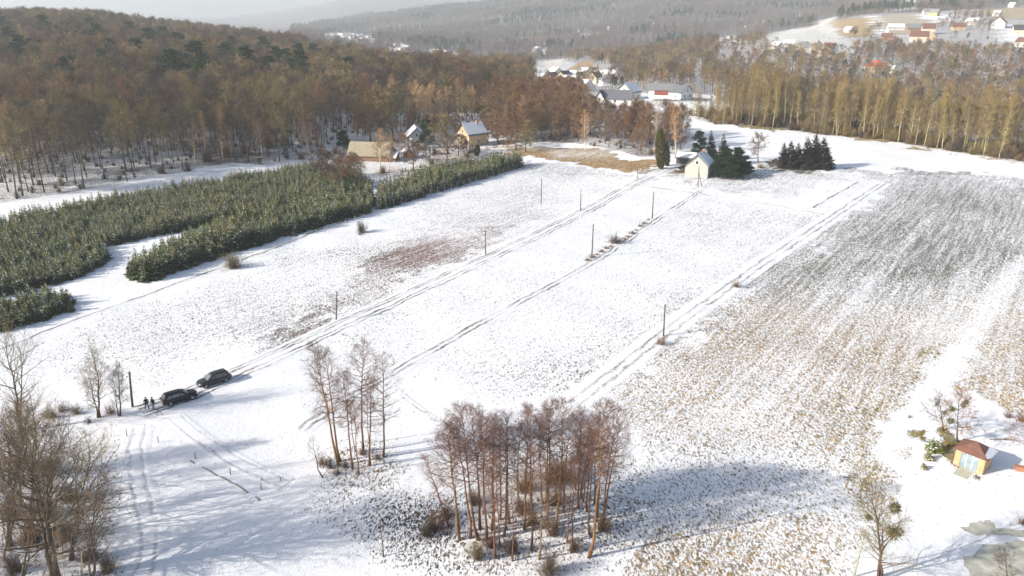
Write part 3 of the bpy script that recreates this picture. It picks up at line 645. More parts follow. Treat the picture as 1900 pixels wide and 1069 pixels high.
def shrub(name, seed, h, w, n, tw=.012, twig='twig_brown', bark='bark_dark', side=9):
    rng = np.random.default_rng(seed); az = rng.uniform(0, 6.28, n); a = np.abs(rng.normal(0, .8, n)).clip(0, 1.5)
    D = np.stack([np.sin(a)*np.cos(az)*w/h*1.6, np.sin(a)*np.sin(az)*w/h*1.6, np.cos(a)], 1); L = h*rng.uniform(.55, 1.05, n)
    ro = w*.45*np.sqrt(rng.random(n)); B0 = np.stack([np.cos(az*1.7)*ro, np.sin(az*1.7)*ro, np.full(n, -.08)], 1)
    L = L*(1-.35*a/1.5); V, F = spikes(B0, D, L, tw*1.8, rng)
    q = np.repeat(np.arange(n), side); f = rng.uniform(.2, .95, len(q))
    Pn = B0[q]+unit(D)[q]*(L[q]*f)[:, None]; D2 = unit(unit(D)[q]*.6+unit(rng.normal(size=(len(q), 3)))*.8+[0, 0, .2])
    V2, F2 = spikes(Pn, D2, h*.26*rng.uniform(.4, 1.2, len(q)), tw, rng)
    return {'stems': mesh(name+'_stems', V, F, M[bark]), 'twigs': mesh(name+'_twigs', V2, F2, M[twig])}
def ball(name, seed, r, n, mat):
    rng = np.random.default_rng(seed); v = unit(rng.normal(size=(n, 3)))
    V, F = spikes(v*r*rng.uniform(.2, .75, (n, 1)), v+rng.normal(0, .4, (n, 3)), r*.5, r*.07, rng); return mesh(name, V, F, M[mat])

KIND = {}
KIND['alder'] = [bare_tree('alder', 10+i, 16, .17, [.34,.45,.5,.4,.55,.3][i], [2.9,2.6,2.4,3.2,2.2,2.8][i], 32, 7, 7, 80, 34, .16, .0085, .8, 'bark_alder', 'twig_alder', 'oval', .010) for i in range(6)]
KIND['forest'] = [bare_tree('forest', 30+i, 22, .22, [.42,.5,.38,.46,.4][i], [5.6,5.0,6.2,4.8,5.6][i], 24, 9, 10, 84, 22, .17, .024, 1.4, 'bark_grey', 'twig_brown', 'dome', .010) for i in range(5)]
KIND['orange'] = [bare_tree('orange', 40+i, 15, .16, [.2,.28,.16,.24][i], [4.6,4.0,5.0,4.2][i], 24, 9, 12, 82, 22, .18, .028, 1.2, 'bark_dark', 'twig_orange', 'dome', .012) for i in range(4)]
KIND['poplar'] = [bare_tree('poplar', 50+i, 24, .24, [.2,.26,.14,.22,.28][i], [4.6,4.0,5.0,4.4,3.8][i], 36, 8, 10, 58, 24, .22, .021, 1.3, 'bark_pale', 'twig_olive', 'column', .010) for i in range(5)]
KIND['birch'] = [bare_tree('birch', 60+i, 18, .17, [.22,.3,.26][i], [2.6,2.2,2.8][i], 26, 6, 7, 48, 24, .15, .018, 1.0, 'bark_birch', 'twig_birch', 'oval', .010) for i in range(3)]
KIND['spruce'] = [conifer('young_spruce', 70+i, 3.4, 1.05, 11, 9, 'needle_young', .75, .04, .75, .05, .1) for i in range(6)]
M['needle_shaded'] = ramp_rand('needle_shaded', [(.07,.095,.025), (.055,.08,.025), (.11,.105,.028), (.05,.075,.028), (.085,.10,.028)], var=.35)  # darker copy of the young needles, shade of the edge rows put into the colour
KIND['rowspruce'] = [conifer('row_spruce', 170+i, 3.4, 1.2, 12, 10, 'needle_shaded', .28, .02, .7, .0, .12) for i in range(5)]
KIND['fir'] = [conifer('conifer', 80+i, 9, 2.1, 30, 17, 'needle_purple', 0, .02, .62, -.1, .16, .3) for i in range(4)]
KIND['darkspruce'] = [conifer('dark_spruce', 85+i, 10, 2.7, 28, 16, 'needle_dark', 0, .03, .8, -.15, .15, .32) for i in range(3)]
KIND['pine'] = [pine('pine', 90+i, 17, 3.4, 'needle_pine', .42) for i in range(3)]
KIND['gardenpine'] = [pine('garden_pine', 95+i, 10, 3.0, 'needle_pine', .12, 20, 150) for i in range(2)]
KIND['darkpine'] = [pine('dark_pine', 97+i, 8, 3.2, 'needle_dark', .08, 20, 170) for i in range(3)]
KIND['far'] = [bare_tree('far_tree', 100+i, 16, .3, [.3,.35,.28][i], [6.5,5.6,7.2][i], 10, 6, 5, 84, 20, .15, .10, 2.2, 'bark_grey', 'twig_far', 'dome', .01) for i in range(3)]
KIND['hill'] = [bare_tree('hill_tree', 110+i, 20, .26, [.42,.48,.38][i], [6.0,5.2,6.8][i], 15, 8, 8, 84, 20, .16, .046, 1.7, 'bark_grey', 'twig_brown', 'dome', .01) for i in range(3)]
KIND['fruit'] = [bare_tree('garden_tree', 120+i, 7, .15, .22, [3.1,3.4,2.8][i], 16, 7, 8, 80, 28, .15, .016, .75, 'bark_dark', 'twig_brown', 'dome', .02) for i in range(3)]
KIND['garden'] = [bare_tree('orchard', 125+i, 7, .16, .2, [3.1,3.4,2.8][i], 18, 8, 10, 80, 28, .15, .026, .85, 'bark_dark', ['twig_brown','twig_orange','twig_brown'][i], 'dome', .02) for i in range(3)]
KIND['edgebirch'] = [bare_tree('edge_birch', 65+i, 18, .24, [.2,.25,.22][i], [3.4,3.0,3.6][i], 30, 7, 8, 50, 24, .15, .034, 1.1, 'bark_birch', 'twig_birch', 'oval', .010) for i in range(3)]
KIND['spread'] = [bare_tree('spreading_tree', 130+i, 12, .27, .2, [5.6,5.0][i], 28, 8, 9, 72, 22, .2, .0085, .9, 'bark_grey', 'twig_brown', 'dome', .02, 3, .13) for i in range(2)]
KIND['thicket'] = [bare_tree('thicket_tree', 180+i, 9, .13, .18, [3.4,3.0,3.8][i], 18, 7, 7, 62, 24, .2, .0085, .8, 'bark_grey', ['twig_olive','twig_brown','twig_orange'][i], 'dome', .025, 2, .14) for i in range(3)]
KIND['sparse'] = [bare_tree('arching_tree', 133, 12, .24, .22, 5.5, 20, 7, 5, 72, 24, .2, .011, .8, 'bark_grey', 'twig_brown', 'dome', .02, 2, .12)]
KIND['meadow'] = [bare_tree('meadow_tree', 135+i, 9, .15, [.16,.2][i], [3.2,2.6][i], 26, 7, 8, 52, 26, .14, .0085, .75, 'bark_dark', 'twig_brown', 'column', .02, 2, .08) for i in range(2)]
KIND['shrub'] = [shrub('shrub', 140+i, 2.0, 1.3, 60, .012, ['twig_brown','twig_orange','twig_alder'][i]) for i in range(3)]
KIND['bush'] = [shrub('bush', 145+i, 4.5, 2.4, 90, .02, ['twig_orange','twig_brown','twig_alder'][i], side=14) for i in range(3)]

def plant(kind, v, name, label, cat, loc, h=None, rz=0, lean=(0, 0), group=None, sxy=1.0):
    parts = KIND[kind][v % len(KIND[kind])]
    base_h = {'alder':16,'forest':22,'orange':15,'poplar':24,'birch':18,'spruce':3.4,'rowspruce':3.4,'fir':9,'darkspruce':10,'pine':17,'gardenpine':10,'darkpine':8,'fruit':7,'garden':7,'edgebirch':18,'spread':12,'sparse':12,'thicket':9,'meadow':9,'shrub':2,'bush':4.5,'hill':20,'far':16,'snag':6,'thuja':9}[kind]
    s = (h or base_h)/base_h
    t = thing(name, label, cat, loc, (0, 0, 0), group)
    t.rotation_euler = (Matrix.Rotation(lean[0], 3, 'Y') @ Matrix.Rotation(-lean[1], 3, 'X') @ Matrix.Rotation(rz, 3, 'Z')).to_euler()
    t.scale = (s*sxy, s*sxy, s)
    for pn, me in parts.items():
        o = obj(pn, me, t)
        if pn in ('snow', 'twigs'): o['kind'] = 'stuff'
    return t
def plant_px(kind, v, name, label, cat, base, top, group=None, rz=None, sxy=1.0):
    b = P(*base); h = height_for(b, top[1])
    topx = project(b.x, b.y, b.z+h)[0]
    d = b.y*CP+(CAMH-b.z-h)*SP
    dx = (top[0]-float(topx))*d/FPX
    return plant(kind, v, name, label, cat, b, math.hypot(h, dx), rz if rz is not None else v*1.7, (math.atan2(dx, h), 0), group, sxy)
ORD = ['first','second','third','fourth','fifth','sixth','seventh','eighth','ninth','tenth','eleventh','twelfth','thirteenth','fourteenth','fifteenth','sixteenth','seventeenth','eighteenth','nineteenth','twentieth']
def ordinal(i):
    if i < 20: return ORD[i]
    tens = {2: 'twent', 3: 'thirt', 4: 'fort', 5: 'fift', 6: 'sixt', 7: 'sevent', 8: 'eight', 9: 'ninet'}[(i+1)//10]
    return tens+'ieth' if (i+1) % 10 == 0 else tens+'y-'+ORD[(i+1) % 10-1]
def scatter(name, label, cat, kind_meshes, X, Y, scale, rot, idx, seed=0, zoff=0):
    """uncountable mass of plants: one object, instances through geometry nodes"""
    pts = np.stack([X, Y, H(X, Y)+zoff], 1)
    me = mesh_points(name, pts)
    for an, dt, val in (('scl', 'FLOAT', scale), ('rz', 'FLOAT', rot)):
        a = me.attributes.new(an, dt, 'POINT'); a.data.foreach_set('value', np.asarray(val, np.float32))
    a = me.attributes.new('pick', 'INT', 'POINT'); a.data.foreach_set('value', np.asarray(idx, np.int32))
    o = obj(name, me); tag(o, label, cat, kind='stuff')
    ng = bpy.data.node_groups.new(name, 'GeometryNodeTree'); N, L = ng.nodes, ng.links
    ng.interface.new_socket('Geometry', in_out='INPUT', socket_type='NodeSocketGeometry'); ng.interface.new_socket('Geometry', in_out='OUTPUT', socket_type='NodeSocketGeometry')
    gi = N.new('NodeGroupInput'); go = N.new('NodeGroupOutput'); iop = N.new('GeometryNodeInstanceOnPoints'); jn = N.new('GeometryNodeJoinGeometry')
    for me_ in reversed(kind_meshes):
        po = bpy.data.objects.new(name+'_kind', me_)
        oi = N.new('GeometryNodeObjectInfo'); oi.inputs['Object'].default_value = po; oi.inputs['As Instance'].default_value = True
        L.new(oi.outputs['Geometry'], jn.inputs[0])
    def attr(n, t):
        a = N.new('GeometryNodeInputNamedAttribute'); a.data_type = t; a.inputs['Name'].default_value = n; return a.outputs['Attribute']
    cx = N.new('ShaderNodeCombineXYZ'); L.new(attr('rz', 'FLOAT'), cx.inputs['Z'])
    L.new(gi.outputs[0], iop.inputs['Points']); L.new(jn.outputs[0], iop.inputs['Instance']); iop.inputs['Pick Instance'].default_value = True
    L.new(attr('pick', 'INT'), iop.inputs['Instance Index']); L.new(cx.outputs[0], iop.inputs['Rotation']); L.new(attr('scl', 'FLOAT'), iop.inputs['Scale'])
    L.new(iop.outputs[0], go.inputs[0])
    md = o.modifiers.new('scatter', 'NODES'); md.node_group = ng
    return o
def mesh_points(name, pts):
    me = bpy.data.meshes.new(name); me.vertices.add(len(pts)); me.vertices.foreach_set('co', np.asarray(pts, np.float32).ravel()); me.update(); return me
def merged(parts, name):
    """trunk and crown of a kind as one two-material mesh for masses of plants"""
    V, F, mi, mats, off = [], [], [], [], 0
    for k, me in enumerate(parts.values()):
        v = np.empty(len(me.vertices)*3, np.float32); me.vertices.foreach_get('co', v); V.append(v.reshape(-1, 3))
        me.calc_loop_triangles(); t = np.empty(len(me.loop_triangles)*3, np.int32); me.loop_triangles.foreach_get('vertices', t)
        F.append(t.reshape(-1, 3)+off); off += len(me.vertices); mi.append(np.full(len(F[-1]), k, np.int32)); mats.append(me.materials[0])
    m = mesh(name, np.concatenate(V), np.concatenate(F), mats); m.polygons.foreach_set('material_index', np.concatenate(mi)); return m
def jgrid(x0, x1, y0, y1, s, seed):
    rng = np.random.default_rng(seed); X, Y = np.meshgrid(np.arange(x0, x1, s), np.arange(y0, y1, s)); X = X.ravel(); Y = Y.ravel()
    return X+rng.uniform(-.45, .45, len(X))*s, Y+rng.uniform(-.45, .45, len(X))*s
def inview(X, Y, pad=60):
    px, py = project(X, Y, H(X, Y)); return (px > -pad) & (px < 1900+pad)

PINE_A = [(72,134,17),(173,72,17),(242,78,17),(126,90,18),(264,145,19),(362,158,20),(323,178,19),(466,170,20),(552,130,17),(582,120,16),(520,142,17),(140,186,17),(384,192,17),(205,150,15),(10,66,20),(30,100,17),(50,130,18),(95,70,18),(152,110,17),(190,95,18),(222,132,17),(290,100,18),(310,88,17),(345,112,18),(400,120,17),(425,140,18),(440,108,17),(495,115,18),(535,150,17),(562,165,18),(505,176,17)]
PINE_B = [(645,150),(662,140),(680,152),(694,146),(712,152),(728,158),(655,162),(742,150),(596,120),(612,128),(820,130),(838,126),(852,134),(905,150)]
# ------------------------------------------------------------------ left wooded hill, valley belts, tall line on the right
rng = np.random.default_rng(5)
X, Y = jgrid(-900, 80, 195, 1260, 6.2, 1)
z = forest_zone(X, Y); k = (z == 1) & inview(X, Y, 120); X, Y = X[k], Y[k]
dens = vnoise(X, Y, 60, 21); keep = rng.random(len(X)) < np.clip(.62+.6*dens, 0, 1)
X, Y = X[keep], Y[keep]
o = np.argsort(Y); X, Y = X[o], Y[o]
for q in PINE_A+PINE_B:
    b = P(q[0], q[1]+18); k = ~((np.abs(X-b.x) < 7) & (Y > b.y-26) & (Y < b.y+6)); X, Y = X[k], Y[k]
birchy = vnoise(X, Y, 55, 22)*.75+rng.random(len(X))*.45 > .82
NB = np.nonzero(~birchy)[0]; BB = np.nonzero(birchy)[0]
FB, BI = NB[:300], BB[:70]
Hz = H(X, Y)
for i, q in enumerate(FB):
    plant('forest', int(rng.integers(5)), 'forest_tree', 'tall bare brown tree in the dense wood on the left hillside', 'tree', (X[q], Y[q], Hz[q]-.1), rng.uniform(14.5, 24), rng.uniform(0, 6.28), (rng.normal(0, .04), rng.normal(0, .04)), 'bare trees of the wooded hill on the left')
for q in BI:
    plant('edgebirch', int(rng.integers(3)), 'forest_birch', 'pale birch standing among the brown trees of the left wood', 'birch', (X[q], Y[q], Hz[q]-.1), rng.uniform(14, 20), rng.uniform(0, 6.28), (rng.normal(0, .03), rng.normal(0, .03)), 'birches in the wood on the left')
HILLK = [merged(p, 'hill_tree_mass') for p in KIND['hill']]; BIRK = [merged(p, 'birch_mass') for p in KIND['edgebirch'][:2]]
rest = NB[300:]; restb = BB[70:]
ax = np.concatenate([X[rest], X[restb]]); ay = np.concatenate([Y[rest], Y[restb]])
pick = np.concatenate([rng.integers(0, 3, len(rest)), rng.integers(3, 5, len(restb))])
cl = lambda q: .62+.55*vnoise(X[q], Y[q], 38, 51)
sc = np.concatenate([rng.uniform(.78, 1.12, len(rest))*cl(rest), rng.uniform(.55, 1.0, len(restb))])
scatter('hill_forest', 'mass of bare brown wood covering the upper left hillside', 'forest', HILLK+BIRK, ax, ay, sc, rng.uniform(0, 6.28, len(ax)), pick)
# understorey along the foot of the wood
for i, (px, py, h, kv) in enumerate([(385,300,6,0),(350,318,3,1),(300,322,3,1),(420,292,5,0),(455,285,5,0),(500,275,6,0),(530,270,5,1),(590,318,4.5,2),(615,330,4.5,2),(640,340,4,2),(560,296,4,0)]):
    plant('bush', kv, 'bush', 'bushy %s thicket, %s from the left along the foot of the wood' % (['golden','brown','dark brown'][kv], ordinal(i)), 'bush', P(px, py), h, i*1.3, group='thickets between wood and plantation')
for i in range(46):
    px = rng.uniform(440, 930); Yd = rng.uniform(262, 322) if px < 600 else rng.uniform(300, 322)
    if 600 < px < 660: continue
    b = at(px, Yd); plant('orange', i, 'farm_wood_tree', 'bare golden-brown tree between the plantation and the wood behind the farm', 'tree', b, rng.uniform(6.5, 11), i*1.7, group='golden-brown trees behind the farm')
for i in range(34):
    px, py = rng.uniform(560, 930), rng.uniform(262, 325)
    b = P(px, py)
    if py > 340-(px-560)*.12 or (650 < px < 740 and 272 < py < 310) or (845 < px < 905 and py < 275): continue
    plant('bush', i % 2, 'garden_bush', 'golden-brown garden bush among the farm buildings', 'bush', b, rng.uniform(1.4, 3.2), i, group='garden bushes of the farm')
# middle belt
X, Y = jgrid(-60, 120, 240, 480, 5.0, 2); z = forest_zone(X, Y); k = (z == 2) & (rng.random(len(X)) < .8); X, Y = X[k], Y[k]; Hz = H(X, Y)
for i in range(len(X)):
    if rng.random() < .08:
        plant('birch', i, 'belt_birch', 'pale birch in the orange-brown belt of trees behind the field', 'birch', (X[i], Y[i], Hz[i]-.1), rng.uniform(11, 15), i*1.1, (rng.normal(0, .03), 0), 'birches of the middle belt')
    else:
        plant('orange', i, 'belt_tree', 'bare orange-brown tree in the belt behind the top of the field', 'tree', (X[i], Y[i], Hz[i]-.1), rng.uniform(9, 14.5), i*1.7, (rng.normal(0, .03), 0), 'trees of the middle belt')
# tall tree line on the right
X, Y = jgrid(60, 420, 200, 420, 3.5, 3); z = forest_zone(X, Y); k = (z == 3) & inview(X, Y, 60); X, Y = X[k], Y[k]; k = rng.random(len(X)) < .85*np.interp(X, [TLX[0], TLX[0]+45], [.5, 1]); X, Y = X[k], Y[k]; Hz = H(X, Y)
o = np.argsort(Y-np.interp(X, TLX, TLY))[:290]; X, Y, Hz = X[o], Y[o], Hz[o]
for i in range(len(X)):
    gap = np.interp(X[i], [TLX[0], TLX[0]+14, TLX[0]+25], [.62, .8, 1])
    plant('poplar', int(rng.integers(5)), 'tall_tree', 'tall olive-brown bare tree in the long line above the right field', 'tree', (X[i], Y[i], Hz[i]-.1), rng.uniform(12.5, 21.5)*gap, rng.uniform(0, 6.28), (rng.normal(0, .055), rng.normal(0, .05)), 'tall tree line above the right field', sxy=rng.uniform(.85, 1.3))
KIND['brush'] = [shrub('brush', 150+i, 4.5, 2.4, 90, .02, 'twig_olive' if i == 0 else 'twig_brown', side=14) for i in range(2)]
BUK = [merged(p, 'bush_mass') for p in KIND['brush']]
Xb, Yb = jgrid(60, 420, 200, 420, 3.4, 33); z = forest_zone(Xb, Yb); k = (z == 3) & inview(Xb, Yb, 40); Xb, Yb = Xb[k], Yb[k]
scatter('line_undergrowth', 'brown brushwood filling the foot of the tall tree line', 'undergrowth', BUK, Xb, Yb, rng.uniform(.35, 1.3, len(Xb)), rng.uniform(0, 6.28, len(Xb)), rng.integers(0, 2, len(Xb)))
Xb, Yb = jgrid(-330, 80, 200, 420, 5.5, 34); z = forest_zone(Xb, Yb); k = ((z == 1) | (z == 2)) & inview(Xb, Yb, 40) & (rng.random(len(Xb)) < .6); Xb, Yb = Xb[k], Yb[k]
scatter('wood_undergrowth', 'thin brushwood on the floor of the left wood and middle belt', 'undergrowth', BUK, Xb, Yb, rng.uniform(.2, .5, len(Xb)), rng.uniform(0, 6.28, len(Xb)), np.ones(len(Xb), int))
Xb = rng.uniform(-78, -52, 26); Yb = rng.uniform(36, 74, 26)
ALK = [merged(p, 'alder_mass') for p in KIND['alder'][:3]]
scatter('edge_wood', 'bare wood beyond the lower left edge whose shadows streak the snow', 'wood', ALK, Xb, Yb, rng.uniform(.7, 1.05, 26), rng.uniform(0, 6.28, 26), rng.integers(0, 3, 26))
# woods beyond: valley, brown ridge, hill with the village
X, Y = jgrid(-120, 700, 300, 1350, 8.4, 4); z = forest_zone(X, Y); pr = np.select([z == 4, z == 5, z == 6], [.9, .95, .55+.5*(vnoise(X, Y, 60, 31) > .52)*1.0-.25], 0)
pr = np.where(z == 6, np.where(vnoise(X, Y, 55, 31) > np.where(Y > 780, .62, .5), .7, .06), pr)
k = (z >= 4) & (z <= 6) & inview(X, Y, 60) & (rng.random(len(X)) < pr); X, Y = X[k], Y[k]
PINEK = [merged(p, 'pine_mass') for p in KIND['pine'][:2]]
pick = np.where(rng.random(len(X)) < .10, rng.integers(3, 5, len(X)), np.where(rng.random(len(X)) < .06, 5, rng.integers(0, 3, len(X))))
ORK = [merged(p, 'orange_mass') for p in KIND['orange'][:3]]
scatter('valley_forest', 'brown woods on the ridge and hill beyond the tree line', 'forest', HILLK+BIRK+PINEK[:1], X, Y, rng.uniform(.42, .72, len(X))*np.where(forest_zone(X, Y) == 6, .75, 1), rng.uniform(0, 6.28, len(X)), pick)
# far slopes
FARK = [merged(p, 'far_tree_mass') for p in KIND['far']]
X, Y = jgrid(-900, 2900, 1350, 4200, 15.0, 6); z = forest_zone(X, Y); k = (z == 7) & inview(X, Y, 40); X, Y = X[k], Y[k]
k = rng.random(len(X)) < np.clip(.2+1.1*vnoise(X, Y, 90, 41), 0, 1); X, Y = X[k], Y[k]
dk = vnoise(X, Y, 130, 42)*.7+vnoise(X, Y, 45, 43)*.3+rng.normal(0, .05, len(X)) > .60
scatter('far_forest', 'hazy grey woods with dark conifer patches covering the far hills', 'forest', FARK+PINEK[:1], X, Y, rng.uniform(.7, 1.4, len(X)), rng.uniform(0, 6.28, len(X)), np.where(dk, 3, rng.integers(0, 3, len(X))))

# pines and single conifers that stand out in the left wood
for i, (px, py, h) in enumerate(PINE_A):
    plant('pine', i, 'pine_tree', 'dark green pine, %s from the left among the bare trees of the hill' % ordinal(sorted(a[0] for a in PINE_A).index(px)), 'pine', P(px, py+18), h*1.45, i*1.9, group='single pines in the left wood', sxy=1.45)
for i, (px, py) in enumerate(PINE_B):
    plant('pine', i, 'pine_tree', 'dark green pine, %s of the pines on the nose of the hill' % ordinal(sorted(a[0] for a in PINE_B).index(px)), 'pine', P(px, py+18), rng.uniform(19, 23), i*1.3, group='pines on the nose of the hill', sxy=1.35)
# pale birches lit at the edge of the wood
for i, (bx, by, tx, ty) in enumerate([(332,285,330,232),(362,308,355,222),(413,300,408,205),(430,290,425,225),(556,272,551,212),(577,262,574,195),(1086,282,1084,205),(1255,288,1252,198),(975,262,972,180),(1240,262,1246,195)]):
    plant_px('edgebirch', i, 'birch_tree', 'bright pale birch, %s from the left along the wood edge' % ordinal(sorted([332,362,413,430,556,577,1086,1255,975,1240]).index(bx)), 'birch', (bx, by), (tx, ty), 'pale birches at the wood edge')

# ------------------------------------------------------------------ spruce plantation
X, Y = jgrid(-190, 10, 105, 250, 1.06, 11); px, py = project(X, Y, H(X, Y))
k = np.zeros(X.shape, bool); blk = np.zeros(X.shape, int)
for bi, pl in enumerate(PLANT):
    m = inpoly(px, py, pl); k |= m; blk[m] = bi
k &= (px > -60) & (rng.random(len(X)) < np.clip(.6+.8*vnoise(X, Y, 4, 61), 0, .96))
X, Y, blk, px, py = X[k], Y[k], blk[k], px[k], py[k]
hs = np.where(blk == 2, rng.uniform(2.8, 4.4, len(X)), np.where(blk == 1, rng.uniform(2.5, 4.4, len(X)), rng.uniform(1.5, 3.4, len(X))))*(.78+.42*vnoise(X, Y, 7, 62))
# the trees that show largest stand along the near edges
front = np.zeros(len(X))
for i in range(len(X)):
    front[i] = ((np.abs(px-px[i]) < 14) & (py > py[i]) & (py < py[i]+30) & (blk == blk[i])).sum()
o = np.argsort(front*14-py*.5); sel, rest = o[:300], o[300:]
Hz = H(X, Y)
PL_LAB = ['young green spruce dusted with snow in the large plantation', 'young spruce darkened by painted shade in the long row before the plantation', 'young spruce in the fenced block below the farm', 'young spruce in the corner clump at the left edge']
PL_GRP = ['large plantation', 'front row of the plantation', 'fenced spruce block', 'corner clump of spruces']
for q in sel:
    plant('rowspruce' if blk[q] in (1, 2, 3) or front[q] < 5 else 'spruce', int(rng.integers(6)), 'young_spruce', PL_LAB[blk[q]], 'spruce', (X[q], Y[q], Hz[q]-.03), hs[q], rng.uniform(0, 6.28), (rng.normal(0, .03), rng.normal(0, .03)), PL_GRP[blk[q]], sxy=rng.uniform(.9, 1.25))
SPK = [merged(p, 'spruce_mass') for p in KIND['spruce']]
scatter('spruce_plantation', 'snow-dusted young spruces filling the middle of the plantation', 'plantation', SPK, X[rest], Y[rest], hs[rest]/3.4*rng.uniform(.95, 1.15, len(rest)), rng.uniform(0, 6.28, len(rest)), rng.integers(0, 6, len(rest)))
# tiny saplings on the snowy plot beside the fenced block
Xs, Ys = jgrid(-60, 10, 200, 260, 1.8, 12); px, py = project(Xs, Ys, H(Xs, Ys)); k = inpoly(px, py, [(640,352),(700,360),(790,325),(850,300),(880,292),(800,300),(700,335)]); Xs, Ys = Xs[k], Ys[k]
Hs = H(Xs, Ys)
for i in range(len(Xs)):
    plant('spruce', i, 'spruce_sapling', 'tiny snow-covered sapling on the white plot beside the fenced block', 'sapling', (Xs[i], Ys[i], Hs[i]-.02), rng.uniform(.6, 1.5), i, group='saplings beside the fenced block')

# ------------------------------------------------------------------ foreground alders
A = [((629,865),(585,641),0),((631,857),(604,648),3),((655,873),(634,698),1),((674,838),(672,633),2),((666,882),(653,745),4),((687,867),(689,700),3),((711,848),(713,657),5),((659,838),(645,745),4),((685,822),(680,728),2)]
A.sort(key=lambda a: a[0][0])
for i, (b, t, v) in enumerate(A):
    plant_px('alder', v, 'alder_tree', '%s trunk from the left in the small clump of alders, %s' % (ordinal(i), 'leaning left' if t[0]-b[0] < -15 else 'growing upright'), 'alder', b, t, 'small clump of alders')
B0 = [(435,775,290,340),(490,815,420,110),(500,855,440,170),(560,840,470,150),(610,860,530,40),(620,800,575,60),(660,860,600,90),(690,795,695,100),(715,975,705,330),(745,905,720,400),(763,830,775,200),(800,765,805,90),(815,985,815,560),(887,800,890,50),(932,650,925,60),(930,915,930,300),(975,970,1010,400),(1000,640,980,150),(1010,785,1045,40),(1030,700,1055,60),(1075,800,1130,20),(1120,685,1160,100),(1145,860,1165,400),(1170,935,1180,350),(1215,665,1240,60),(1238,630,1290,100),(1265,680,1300,200),(1275,970,1370,50),(1280,830,1330,200),(1355,780,1440,60),(1370,680,1450,150),(1325,720,1345,120),(850,690,850,150),(740,740,745,130),(640,700,650,120)]
B0.sort(key=lambda a: a[0])
for i, (bx, by, tx, ty) in enumerate(B0):
    plant_px('alder', i*5+i//3, 'grove_alder', '%s trunk from the left in the large grove of bare alders, bottom centre' % ordinal(i), 'alder', (700+bx/3.25, 740+by/3.25), (700+tx/3.25, 740+ty/3.25), 'large grove of alders', sxy=1.05)
GROVE_B = [(590,640,2.2,1,'bush'),(890,560,3.2,0,'bush'),(1055,500,3.6,0,'bush'),(1110,500,3.4,1,'bush'),(350,790,2.6,2,'bush'),(610,970,2.2,1,'bush'),(810,930,2.4,1,'bush'),(1030,1060,2.8,1,'bush'),(1360,800,2.2,0,'bush'),(865,690,2.2,0,'bush'),(1075,640,2.4,0,'bush'),(1230,590,8.0,2,'thicket'),(1300,640,7.5,2,'thicket'),(1200,560,6.0,1,'thicket'),(1060,820,2.0,0,'bush'),(680,900,1.8,2,'bush'),(930,760,1.8,1,'bush'),(420,720,2,2,'bush'),(1190,920,1.8,0,'bush'),(300,830,1.8,1,'bush')]
GB = [a[0] for a in GROVE_B]
for i, (bx, by, h, v, kd) in enumerate(GROVE_B):
    plant(kd, v, 'grove_bush', '%s brown bush, %s in order from the left under the large alder grove' % ('tall' if h > 5 else 'low', ordinal(sorted(GB).index(bx))), 'bush', P(700+bx/3.25, 740+by/3.25), h, i*1.4, group='understorey bushes of the alder grove' if h < 5 else 'tall bushes of the alder grove')
for i, (px, py, h, v) in enumerate([(598,862,1.6,1),(612,868,1.4,0),(625,880,1.2,1),(640,868,1.2,0),(700,855,1.1,0),(672,845,1.2,1)]):
    plant('shrub', v, 'shrub', 'tufted golden shrub at the foot of the small alder clump', 'shrub', P(px, py), h, i, group='shrubs under the small alder clump')
# bent small tree and dead snag
KIND['snag'] = [bare_tree('snag', 160, 6, .09, .3, 1.3, 12, 3, 3, 60, 30, .2, .010, .5, 'bark_dark', 'twig_brown', 'oval', .04), bare_tree('snag', 161, 6, .08, .55, .5, 9, 2, 3, 70, 40, .2, .010, .35, 'bark_dark', 'twig_brown', 'oval', .015)]
plant_px('snag', 0, 'bent_tree', 'small crooked leafless tree left of the alder clump', 'tree', (600,888), (576,815))
plant_px('snag', 1, 'dead_snag', 'thin dead snag standing alone in the rough patch, bottom centre', 'tree', (712,1036), (706,946))

# ------------------------------------------------------------------ wood at the lower left
plant_px('spread', 0, 'spreading_tree', 'large many-stemmed spreading tree at the lower left corner', 'tree', (108,1082), (70,800), sxy=.92)
plant_px('sparse', 0, 'spreading_tree', 'spreading bare tree standing behind the big one, left edge', 'tree', (40,940), (20,780), sxy=.7)
plant_px('sparse', 0, 'spreading_tree', 'bare tree with long arching boughs left of the pair of meadow trees', 'tree', (38,802), (25,638), rz=2.2, sxy=.75)
plant_px('forest', 1, 'edge_tree', 'dark trunk at the very left edge below the spreading trees', 'tree', (8,985), (-20,850), sxy=.7)
plant_px('snag', 0, 'slim_tree', 'slim leaning sapling at the lower left edge', 'tree', (24,1070), (12,900))
plant_px('birch', 0, 'slim_birch', 'slim white-stemmed birch beside the large spreading tree', 'birch', (152,1068), (158,912))
plant_px('birch', 1, 'slim_birch', 'small white birch at the bottom edge, lower left', 'birch', (120,1085), (105,960))
plant_px('meadow', 0, 'meadow_tree', 'larger of two upright leafless trees left of the two people', 'tree', (183,775), (166,664), 'pair of meadow trees')
plant_px('meadow', 1, 'meadow_tree', 'smaller of two upright leafless trees, beside the leaning pole', 'tree', (221,773), (215,684), 'pair of meadow trees')
plant('shrub', 1, 'rusty_shrub', 'rust-coloured shrub between the two meadow trees', 'shrub', P(206,768), 1.8, 1)
for i, (px, py, h) in enumerate([(118,765,1.9),(143,768,1.7),(95,775,2.2),(165,785,1.0)]):
    plant('shrub', 0, 'scrub', 'bare grey scrub bush, %s from the left before the meadow trees' % ordinal([2,1,0,3].index(i)), 'shrub', P(px, py), h, i, group='scrub by the meadow trees')
